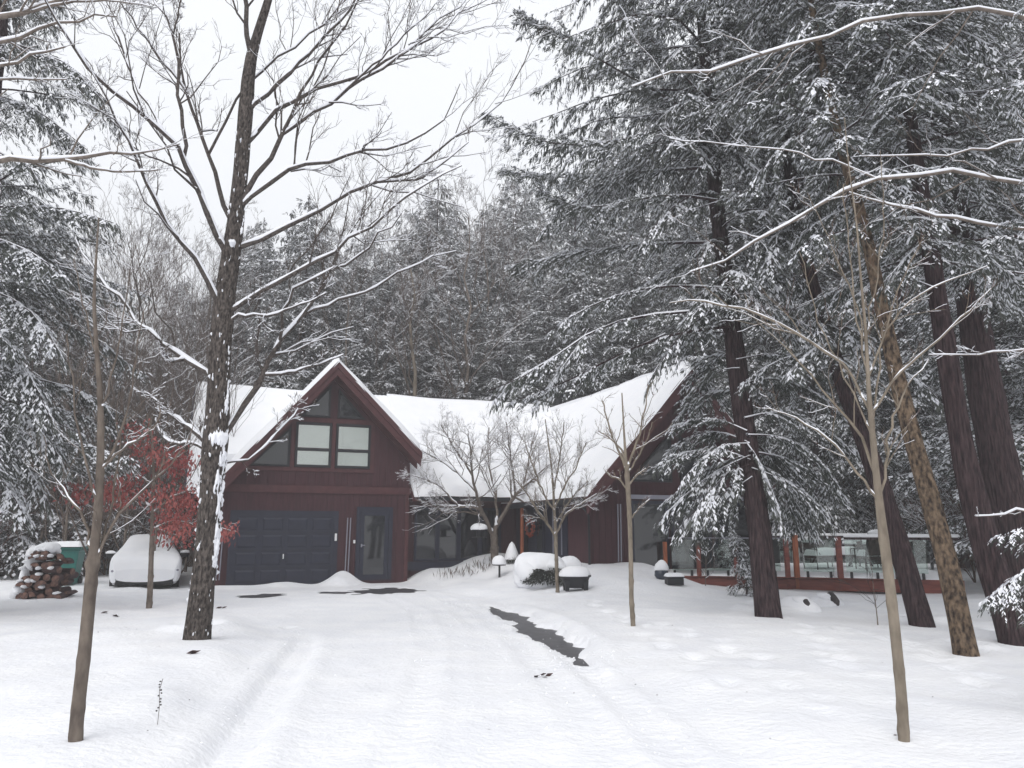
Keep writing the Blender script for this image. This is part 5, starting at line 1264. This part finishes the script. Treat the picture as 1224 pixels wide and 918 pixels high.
# ------------------------------------------------------------------ car under snow
cb = hit(172, 703) ; cb = at(172, 703, 22.0); cb[2] = gh(cb[0], cb[1]) - .14
car = empty('parked_car', cb, 'parked car wholly blanketed in snow beside the green bin', 'car', rz=YAW + .03)
def car_shell(off, zlow, seed, ys=None, prof=None):
    ys_ = [-.02, .06, .25, .6, 1.05, 1.35, 1.75, 2.1, 2.6, 3.2, 3.7, 4.1, 4.35, 4.42] if ys is None else ys
    top = lambda y: np.interp(y, [-.02, .06, .25, .6, 1.05, 1.35, 1.75, 2.1, 2.6, 3.2, 3.7, 4.1, 4.35, 4.42], [.55, .72, .80, .87, .95, 1.12, 1.35, 1.45, 1.48, 1.46, 1.38, 1.12, .9, .6])
    if prof: top = lambda y: np.interp(y, *prof)
    hw = lambda y: np.interp(y, [-.02, .06, .25, .6, 4, 4.35, 4.42], [.70, .80, .86, .89, .88, .82, .72])
    nz = SinNoise(seed); rows = []
    for y in ys_:
        zt = top(y) + off; b = hw(y) + off * .7; belt = min(.88, zt - .05) + off * .3
        cab = np.clip((zt - .95) / .5, 0, 1); tw = b * (1 - .30 * cab) - .03
        half = [(b * .93, zlow), (b, zlow + .15), (b, belt - .12), (b * .98, belt), (b * .94 * (1 - cab) + (tw + .06) * cab, belt * .4 + zt * .6 - .03), (tw * .92, zt - .035), (tw * .6, zt), (tw * .2, zt + .012)]
        pts = half + [(-x, z) for x, z in half[::-1]]
        rows.append([(x, y - (off if y < 2 else -off), z + (off * .25 * float(nz(x * 3, y * 3)))) for x, z in pts])
    V = np.array(rows).reshape(-1, 3); k = len(rows[0]); Fq = []
    for i in range(len(rows) - 1):
        for j in range(k - 1): Fq.append((i * k + j, i * k + j + 1, (i + 1) * k + j + 1, (i + 1) * k + j))
    m_ = MB(); m_.raw(V, Fq); m_.raw(rows[0], [tuple(range(k))]); m_.raw(rows[-1], [tuple(range(k))[::-1]])
    return m_
def sub(o, l=2):
    mo = o.modifiers.new('sub', 'SUBSURF'); mo.levels = l; mo.render_levels = l; return o
sub(car_shell(0, .22, 1).build('body', M['carpaint'], car, True))
b = MB(); b.box(-.74, .74, -.05, .05, .20, .34); b.build('bumper_grille', M['black'], car, bevel=.03)
sub(car_shell(.07, .29, 2, prof=([-.02, .06, .25, .6, 1.05, 1.35, 1.75, 2.1, 2.6, 3.2, 3.7, 4.1, 4.35, 4.42], [.58, .82, .96, 1.07, 1.2, 1.29, 1.41, 1.48, 1.52, 1.5, 1.42, 1.16, .93, .62])).build('snow', M['snow'], car, True))
for sx in (-1, 1):
    for y in (.85, 3.5):
        w = MB(); w.lathe([(.20, -.1), (.31, -.1), (.33, -.06), (.33, .06), (.31, .1), (.20, .1)], (0, 0, 0), 24); wo = w.build('wheel', M['black'], car, True); wo.rotation_euler = (0, math.pi / 2, 0); wo.location = (sx * .80, y, .33)
        r = MB(); r.lathe([(.0, .09), (.19, .08), (.2, .0), (.19, -.08), (.0, -.09)], (0, 0, 0), 16); r.build('rim', M['grey'], wo, True)
    mi = MB(); mi.blob((sx * 1.0, 1.45, .98), .13, .09, .085, 3, .05); mo = mi.build('mirror', M['black'], car, True)
    ms = MB(); ms.blob((sx * 1.0, 1.44, 1.05), .14, .11, .07, 5, .1, floor=-.01); ms.build('snow', M['snow'], mo, True)
    hl_ = MB(); hl_.blob((sx * .74, -.0, .60), .12, .06, .05, 2, .02); hl_.build('headlight', M['grey'], car, True)
# ------------------------------------------------------------------ green bin
bb = at(77, 702, 22.3); bb[2] = gh(bb[0], bb[1]) - .02
bn = empty('wheelie_bin', bb, 'green wheeled rubbish bin with a snow topped lid', 'bin', rz=.25)
t = MB(); V = []
for z, a, b_ in ((.05, .27, .27), (.95, .37, .36), (.95, .40, .39), (1.0, .40, .39)): V += [(-a, -b_, z), (a, -b_, z), (a, b_, z), (-a, b_, z)]
t.raw(V, [(3, 2, 1, 0), (12, 13, 14, 15)] + [(i * 4 + k, i * 4 + (k + 1) % 4, i * 4 + 4 + (k + 1) % 4, i * 4 + 4 + k) for i in range(3) for k in range(4)]); t.build('body', M['bin'], bn, bevel=.02)
t = MB(); t.prism([(-.44, 1.005), (.40, 1.005), (.40, 1.04), (.2, 1.10), (-.36, 1.07), (-.44, 1.03)], -.42, .42, axis='x'); t.build('lid', M['bin'], bn, bevel=.015)
t = MB(); t.tube([(-.3, .44, .98), (.3, .44, .98)], .02, 8); t.build('handle', M['bin'], bn)
for sx in (-.3, .3):
    t = MB(); t.lathe([(.03, -.04), (.12, -.04), (.13, 0), (.12, .04), (.03, .04)], (0, 0, 0), 18); w = t.build('wheel', M['black'], bn, True); w.rotation_euler = (0, math.pi / 2, 0); w.location = (sx, .30, .13)
t = MB(); snow_slab(t, (-.44, -.44, 1.075), (.44, -.44, 1.075), (.44, .42, 1.09), (-.44, .42, 1.09), .15, 20, 20, 3, .1); t.build('snow', M['snow'], bn, True)
t = MB(); t.raw([(-.22, -.342, .70), (-.02, -.342, .71), (-.02, -.345, .74), (-.22, -.345, .735)], [(0, 1, 2, 3)]); t.raw([(-.12, -.340, .66), (.04, -.340, .665), (.04, -.342, .68), (-.12, -.342, .68)], [(0, 1, 2, 3)]); t.build('printed_mark', M['white'], bn)

# ------------------------------------------------------------------ woodpile
rng = np.random.default_rng(71)
wb = hit(42, 716)
def log_mesh(kind, r, L):
    n = 12; mb = MB()
    if kind == 0: prof = [(r * math.cos(a) * (1 + .06 * math.sin(3 * a)), r * math.sin(a)) for a in np.linspace(0, 2 * math.pi, n, endpoint=False)]
    elif kind == 1: prof = [(0, -r * .2)] + [(r * 1.25 * math.cos(a), r * 1.25 * math.sin(a) - r * .2) for a in np.linspace(.25, 2.2, 7)]
    else: prof = [(r * math.cos(a), r * math.sin(a) - r * .3) for a in np.linspace(0, math.pi, 9)]
    V = [(x, -L / 2, z) for x, z in prof] + [(x * .97, L / 2, z * .97) for x, z in prof]; k = len(prof)
    mb.raw(V, [(i, (i + 1) % k, (i + 1) % k + k, i + k) for i in range(k)])
    o = mb.build('bark', M['log_bark'])
    e = MB(); e.raw([(x * .98, -L / 2 - .003, z * .98) for x, z in prof], [tuple(range(k))]); e.raw([(x * .95, L / 2 + .003, z * .95) for x, z in prof], [tuple(range(k))[::-1]])
    return o, e
protos = []
for kind in (0, 1, 2):
    r = (.085, .11, .105)[kind]
    o, e = log_mesh(kind, r, .42); o.name = 'firewood_log'; tag(o, 'split firewood log in the snow dusted stack at far left', 'firewood', 'firewood logs in the stack'); e.build('cut_face', M['wood_end'], o); protos.append(o)
used = [False] * 3
def put_log(kind, p, rz, roll):
    o = protos[kind] if not used[kind] else dup(protos[kind]); used[kind] = True
    o.location = [float(c) for c in p]; o.rotation_euler = (0, roll, rz); return o
row = 0; z = .06
woodsnow = MB()
while z < 1.12:
    half = .47 - .27 * (z / 1.18) ** 1.2; x = -half - .12 * z * 0
    cross = row == 4
    while x < half:
        k = int(rng.integers(0, 3))
        for dy in ((0, .42) if z < .9 else (0,)):
            p = wb + np.array([x + rng.normal(0, .02) - .10 * z * .3, .25 + dy + rng.normal(0, .06), z + rng.normal(0, .028)])
            put_log(k, p, .2 + rng.normal(0, .2) + (1.3 if cross else 0), rng.uniform(-.6, .6))
        if rng.random() < .55: woodsnow.blob(wb + np.array([x - .03 * z + rng.normal(0, .03), .06, z + .07]), .075, .12, .04, int(row * 20 + x * 50) % 97, .2, 10, 6)
        x += (.3 if cross else .178) + rng.uniform(-.01, .02)
    z += .142; row += 1
woodsnow.blob(wb + np.array([-.05, .35, 1.15]), .25, .34, .15, 31, .2, 20, 12)
woodsnow.blob(wb + np.array([-.31, .4, .85]), .13, .33, .30, 32, .3, 24, 14)
woodsnow.blob(wb + np.array([-.43, .4, .48]), .13, .36, .34, 33, .3, 24, 14)
woodsnow.blob(wb + np.array([-.54, .4, .12]), .18, .4, .26, 35, .3, 24, 14)
woodsnow.blob(wb + np.array([.08, .28, 1.10]), .17, .30, .12, 36, .3, 24, 14)
ws = woodsnow.build('snow', M['snow'], None, True); tag(ws, 'snow lying over the stacked firewood', 'snow', kind='stuff')

# ------------------------------------------------------------------ shrubs, rocks, little things
rng = np.random.default_rng(81)
p = hit(655, 697)
bu = empty('evergreen_shrub', p, 'dark evergreen shrub bowed under a great mound of snow', 'shrub')
n = 6500
th = rng.uniform(0, 6.283, n); el = rng.random(n) ** .7; rr = rng.uniform(.55, 1.0, n) ** .5
BP = np.stack([.12 + np.cos(th) * rr * .95 * np.sqrt(1 - (el * .75) ** 2), -.22 + np.sin(th) * rr * .62 * np.sqrt(1 - (el * .75) ** 2), el * .42 + .02], 1)
D = np.stack([np.cos(th), np.sin(th), rng.normal(-.1, .5, n)], 1)
V, Fq = leaf_quads(BP, D, rng.uniform(.08, .17, n), rng.uniform(.025, .05, n), .2 * np.ones(n), rng.normal(0, .8, n))
mk('foliage', V, Fq, M['needles'], bu)
t = MB()
for k in range(7): a = k * .9; t.tube([(0, 0, -.1), (.4 * math.cos(a), .3 * math.sin(a), .35)], .02, 6)
t.build('stems', M['hem_bark'], bu)
t = MB(); t.blob((-.12, .25, .42), .80, .72, .56, 3, .2, 40, 24); t.blob((.68, .35, .42), .42, .5, .36, 5, .2, 24, 14); t.blob((-.70, .1, .2), .5, .55, .4, 6, .2, 24, 14); t.blob((.1, -.2, .50), .45, .4, .22, 8, .25, 24, 14); t.build('snow', M['snow'], bu, True); bu.scale = (.76, .76, .8)
p = hit(613, 672)
cs = empty('conical_shrub', p, 'small cone shaped shrub hooded in snow near the front door', 'shrub'); cs.scale = (.75, .75, .72)
n = 900; h_ = rng.random(n); th = rng.uniform(0, 6.28, n); r_ = .32 * (1 - h_) * rng.uniform(.7, 1.05, n)
V, Fq = leaf_quads(np.stack([r_ * np.cos(th), r_ * np.sin(th), h_ * .75], 1), np.stack([np.cos(th), np.sin(th), -.4 + 0 * th], 1), .1 * np.ones(n), .04 * np.ones(n), .2 * np.ones(n))
mk('foliage', V, Fq, M['needles'], cs)
t = MB(); t.lathe([(.3, .12), (.3, .25), (.22, .5), (.1, .78), (.0, .88)], (-.04, .02, 0), 18); t.build('snow', M['snow'], cs, True)
# bird feeder hanging from the ornamental tree
fp = at(573, 634, b4[1] - .35)
bf = empty('bird_feeder', fp, 'hanging bird feeder with a snowy roof in front of the windows', 'bird feeder')
t = MB(); t.tube([(0, 0, -.2), (0, 0, .02)], .10, 12); t.build('seed_tube', M['dark'], bf)
t = MB(); t.lathe([(.0, -.22), (.22, -.22), (.24, -.2), (.0, -.19)], (0, 0, 0), 18); t.build('tray', M['dark'], bf)
t = MB(); t.lathe([(.27, .0), (.27, .02), (.0, .16)], (0, 0, 0), 18); ro = t.build('roof', M['dark'], bf)
t = MB(); t.blob((0, 0, .06), .27, .27, .17, 2, .06, floor=-.05); t.build('snow', M['snow'], ro, True)
t = MB(); t.tube([(0, 0, .1), (0.02, .1, .75)], .006, 5); t.build('wire', M['black'], bf)
# pot and box at the deck's left corner
p = hit(790, 691)
po = empty('lantern_pot', p + np.array([0, -.1, -.04]), 'dark glazed pot with snow hat at the deck corner', 'pot'); po.scale = (.9, .9, .78)
t = MB(); t.lathe([(.0, 0), (.12, 0), (.2, .14), (.19, .28), (.12, .36), (.0, .36)], (0, 0, 0), 18); t.build('body', M['blueglass'], po, True)
t = MB(); t.blob((0, 0, .34), .19, .19, .27, 7, .08, floor=-.03); t.build('snow', M['snow'], po, True)
p = hit(806, 699)
bx = empty('storage_box', p, 'small dark green box with snow on its lid below the deck', 'box', rz=.1)
t = MB(); t.box(-.2, .2, -.15, .15, 0, .17); t.build('body', M['dark'], bx, bevel=.015)
t = MB(); t.box(-.22, .22, -.17, .17, .172, .20); t.build('lid', M['dark'], bx, bevel=.01)
t = MB(); snow_slab(t, (-.22, -.17, .2), (.22, -.17, .2), (.22, .17, .2), (-.22, .17, .2), .09, 14, 12, 3, .08); t.build('snow', M['snow'], bx, True)
for px, py, lab, s in ((960, 728, 'dark rock poking out of a snow hump, nearer the hemlock trunk', 1.0), (990, 724, 'dark upright rock with a snow cap below the deck', 1.15)):
    p = hit(px, py); r = empty('rock', p, lab, 'rock')
    t = MB(); t.blob((.03, -.02, .06), .11 * s, .10, .13 * s, int(px), .45, 14, 9); t.build('stone', M['stone'], r, False)
    t = MB(); t.blob((-.02 * s, .12, -.02), .34 * s, .26, .20 * s, int(px) + 1, .15, 20, 12); t.blob((.0, .04, .16 * s), .14 * s, .12, .07, 3, .2); t.build('snow', M['ground_snow'], r, True)
# young snowy spruce by the hemlock and small plants at the deck
p = hit(890, 712)
hemlock('small_evergreen', p, 1.35, .5, .05, 46, rng, None, .025, .09, .75, (), 'small snow loaded evergreen left of the large hemlock trunk', cat='shrub', lat_gap=.08)
p = hit(843, 700)
bare_tree('bare_shrub', p, 1.0, rng, .014, 'little leafless shrub in front of the red deck edge', 'shrub', n=(9, 4), spread=(25, 60), t0=.15, rmin=.005, snow=1, lf=(.4, .7))
p = at(872, 688, 23.0); p[2] = DZ + .1
hemlock('small_evergreen', p, 1.2, .42, .1, 40, rng, None, .03, .09, .5, (), 'small conical evergreen standing on the deck by a post', cat='shrub', lat_gap=.09)
p = hit(1050, 748)
bare_tree('bare_shrub', p, .95, rng, .012, 'dark broken twigs poking from the snow right of the hemlock', 'shrub', n=(6, 4), spread=(25, 80), t0=.05, rmin=.004, snow=0, lf=(.5, .9), twig='twig_grey', lean=.3, up=.05)
p = hit(188, 866)
wd = empty('dry_weed', p, 'single dry weed stalk in the snow right of the near left sapling', 'weed')
t = MB(); t.tube([(0, 0, -.05), (.005, 0, .12), (-.005, 0, .25), (.015, 0, .33)], .0022, 5); t.build('stem', M['twig'], wd)
t = MB()
for k in range(11): t.blob((random.uniform(-.012, .02), random.uniform(-.01, .01), .10 + k * .021), .008, .006, .006, k, .2, 6, 4)
t.build('seed_heads', M['twig_grey'], wd)
# grass tufts sticking up at the bed
t0_ = hit(540, 688)
n = 160; gp = np.array([hp(rng.uniform(6.2, 8.6), rng.uniform(-1.8, -1.0), 0) for _ in range(n)]); gp[:, 2] = [gh(a, b) for a, b, _ in gp]
D = rng.normal(0, .3, (n, 3)); D[:, 2] = 1; V, Fq = leaf_quads(gp, D, rng.uniform(.12, .35, n), .02 * np.ones(n), 0 * np.ones(n), rng.normal(0, 1, n))
gg = mk('dry_grass', V, Fq, M['twig_far']); tag(gg, 'dry grass stalks poking through the snow of the bed', 'grass', kind='stuff')
for px, py, lab in ((236, 781, 'dark curled leaf on the snow just below the maple trunk'), (122, 733, 'dead leaf on the snow left of the oak sapling'), (137, 737, 'brown leaf bits on the snow near the oak sapling'), (646, 810, 'small dark leaf lying on the packed driveway snow'), (262, 727, 'brown leaf right of the maple on the snow')):
    p = hit(px, py); o = empty('fallen_leaf', p + np.array([0, 0, .015]), lab, 'leaf')
    t = MB()
    for k in range(4):
        a = rng.uniform(0, 6.28); c_ = np.array([rng.normal(0, .05), rng.normal(0, .03), .0]); d_ = np.array([math.cos(a), math.sin(a), .3]) * .06; e = np.array([-math.sin(a), math.cos(a), .5]) * .03
        t.raw([c_ - d_, c_ + e, c_ + d_, c_ - e * .6], [(0, 1, 2, 3)])
    t.build('blade', M['log_bark'], o)

# loose crumbs of snow along tracks and edges, bits of hemlock litter
rng = np.random.default_rng(91)
def scatter(n, size, flat, where):
    xy = where(n); zz_ = ground_h(xy[:, 0], xy[:, 1]); sz = rng.uniform(*size, n) * rng.choice([.6, 1, 1.6], n)
    o8 = np.array([(1, 0, 0), (0, 1, 0), (-1, 0, 0), (0, -1, 0), (0, 0, 1), (0, 0, -1)], float)
    V = xy3 = np.concatenate([xy, (zz_ + sz * .2)[:, None]], 1)[:, None, :] + o8[None] * sz[:, None, None] * rng.uniform(.55, 1.25, (n, 6, 1)) * np.array([1, 1, flat])
    f8 = np.array([(0, 1, 4), (1, 2, 4), (2, 3, 4), (3, 0, 4), (1, 0, 5), (2, 1, 5), (3, 2, 5), (0, 3, 5)])
    return V.reshape(-1, 3), (np.arange(n)[:, None, None] * 6 + f8[None]).reshape(-1, 3)
LINES = [RUTL] + [r[0] for r in RUTS] + [STRIP, STRIP]
def near_lines(n):
    out = []
    for i in range(n):
        l = LINES[rng.integers(0, len(LINES))]; k = rng.integers(0, len(l) - 1); f = rng.random()
        out.append((l[k][0] * (1 - f) + l[k + 1][0] * f + rng.normal(0, .3), l[k][1] * (1 - f) + l[k + 1][1] * f + rng.normal(0, .1)))
    return np.array(out)
V, Fq = scatter(1300, (.004, .014), .8, near_lines)
tag(mk('snow', V, Fq, M['snow']), 'small crumbs of snow scattered along the tyre tracks', 'snow', kind='stuff')
V, Fq = scatter(170, (.003, .009), .35, lambda n: np.stack([rng.uniform(-6, 9, n), 5 + 15 * rng.random(n) ** 1.2], 1))
tag(mk('litter', V, Fq, M['log_bark']), 'tiny dark bits of hemlock litter strewn over the snow', 'litter', kind='stuff')

# ------------------------------------------------------------------ light, sky, camera
w = bpy.data.worlds.new('World'); scene.world = w; w.use_nodes = True
N = w.node_tree.nodes; L = w.node_tree.links
SUN_EL, SUN_AZ = math.radians(48), math.radians(200)
sky = N.new('ShaderNodeTexSky'); sky.sky_type = 'NISHITA'; sky.sun_disc = False; sky.sun_elevation = SUN_EL; sky.sun_rotation = SUN_AZ
sky.air_density = 1.0; sky.dust_density = 4.0; sky.ozone_density = 1.0
mix = N.new('ShaderNodeMix'); mix.data_type = 'RGBA'; mix.inputs['Factor'].default_value = .93
L.new(sky.outputs[0], mix.inputs['A']); mix.inputs['B'].default_value = (9.25, 9.45, 9.8, 1)
bg = N['Background']; L.new(mix.outputs['Result'], bg.inputs['Color']); bg.inputs['Strength'].default_value = .093
sl = bpy.data.lights.new('sun', 'SUN'); sl.energy = 1.2; sl.angle = math.radians(40); sl.color = (1, .98, .95)
so = bpy.data.objects.new('sun', sl); COL.objects.link(so)
so.rotation_euler = (math.radians(90) - SUN_EL, 0, math.pi - SUN_AZ)
scene.view_settings.view_transform = 'Standard'; scene.view_settings.look = 'None'; scene.view_settings.exposure = .43; scene.view_settings.gamma = 1
hz = MB(); hz.box(-170, 170, -45, 200, -1.6, 34)
hzm = bpy.data.materials.new('haze'); hzm.use_nodes = True; hn = hzm.node_tree.nodes; hn.remove(hn['Principled BSDF'])
pv = hn.new('ShaderNodeVolumePrincipled'); pv.inputs['Color'].default_value = (.99, .98, 1, 1); pv.inputs['Density'].default_value = .0042
hzm.node_tree.links.new(pv.outputs[0], hn['Material Output'].inputs['Volume'])
tag(hz.build('haze', hzm), kind='stuff')
cd = bpy.data.cameras.new('camera'); co = bpy.data.objects.new('camera', cd); COL.objects.link(co)
co.location = (0, 0, CZ); co.rotation_euler = (math.pi / 2 + PITCH, 0, 0)
cd.sensor_width = 36; cd.lens = 36 * F / 1224; cd.clip_end = 2000; cd.clip_start = .05
scene.camera = co
cy = scene.cycles
cy.use_denoising = True
cy.max_bounces = 7; cy.diffuse_bounces = 5; cy.glossy_bounces = 2; cy.transparent_max_bounces = 12
cy.use_adaptive_sampling = True
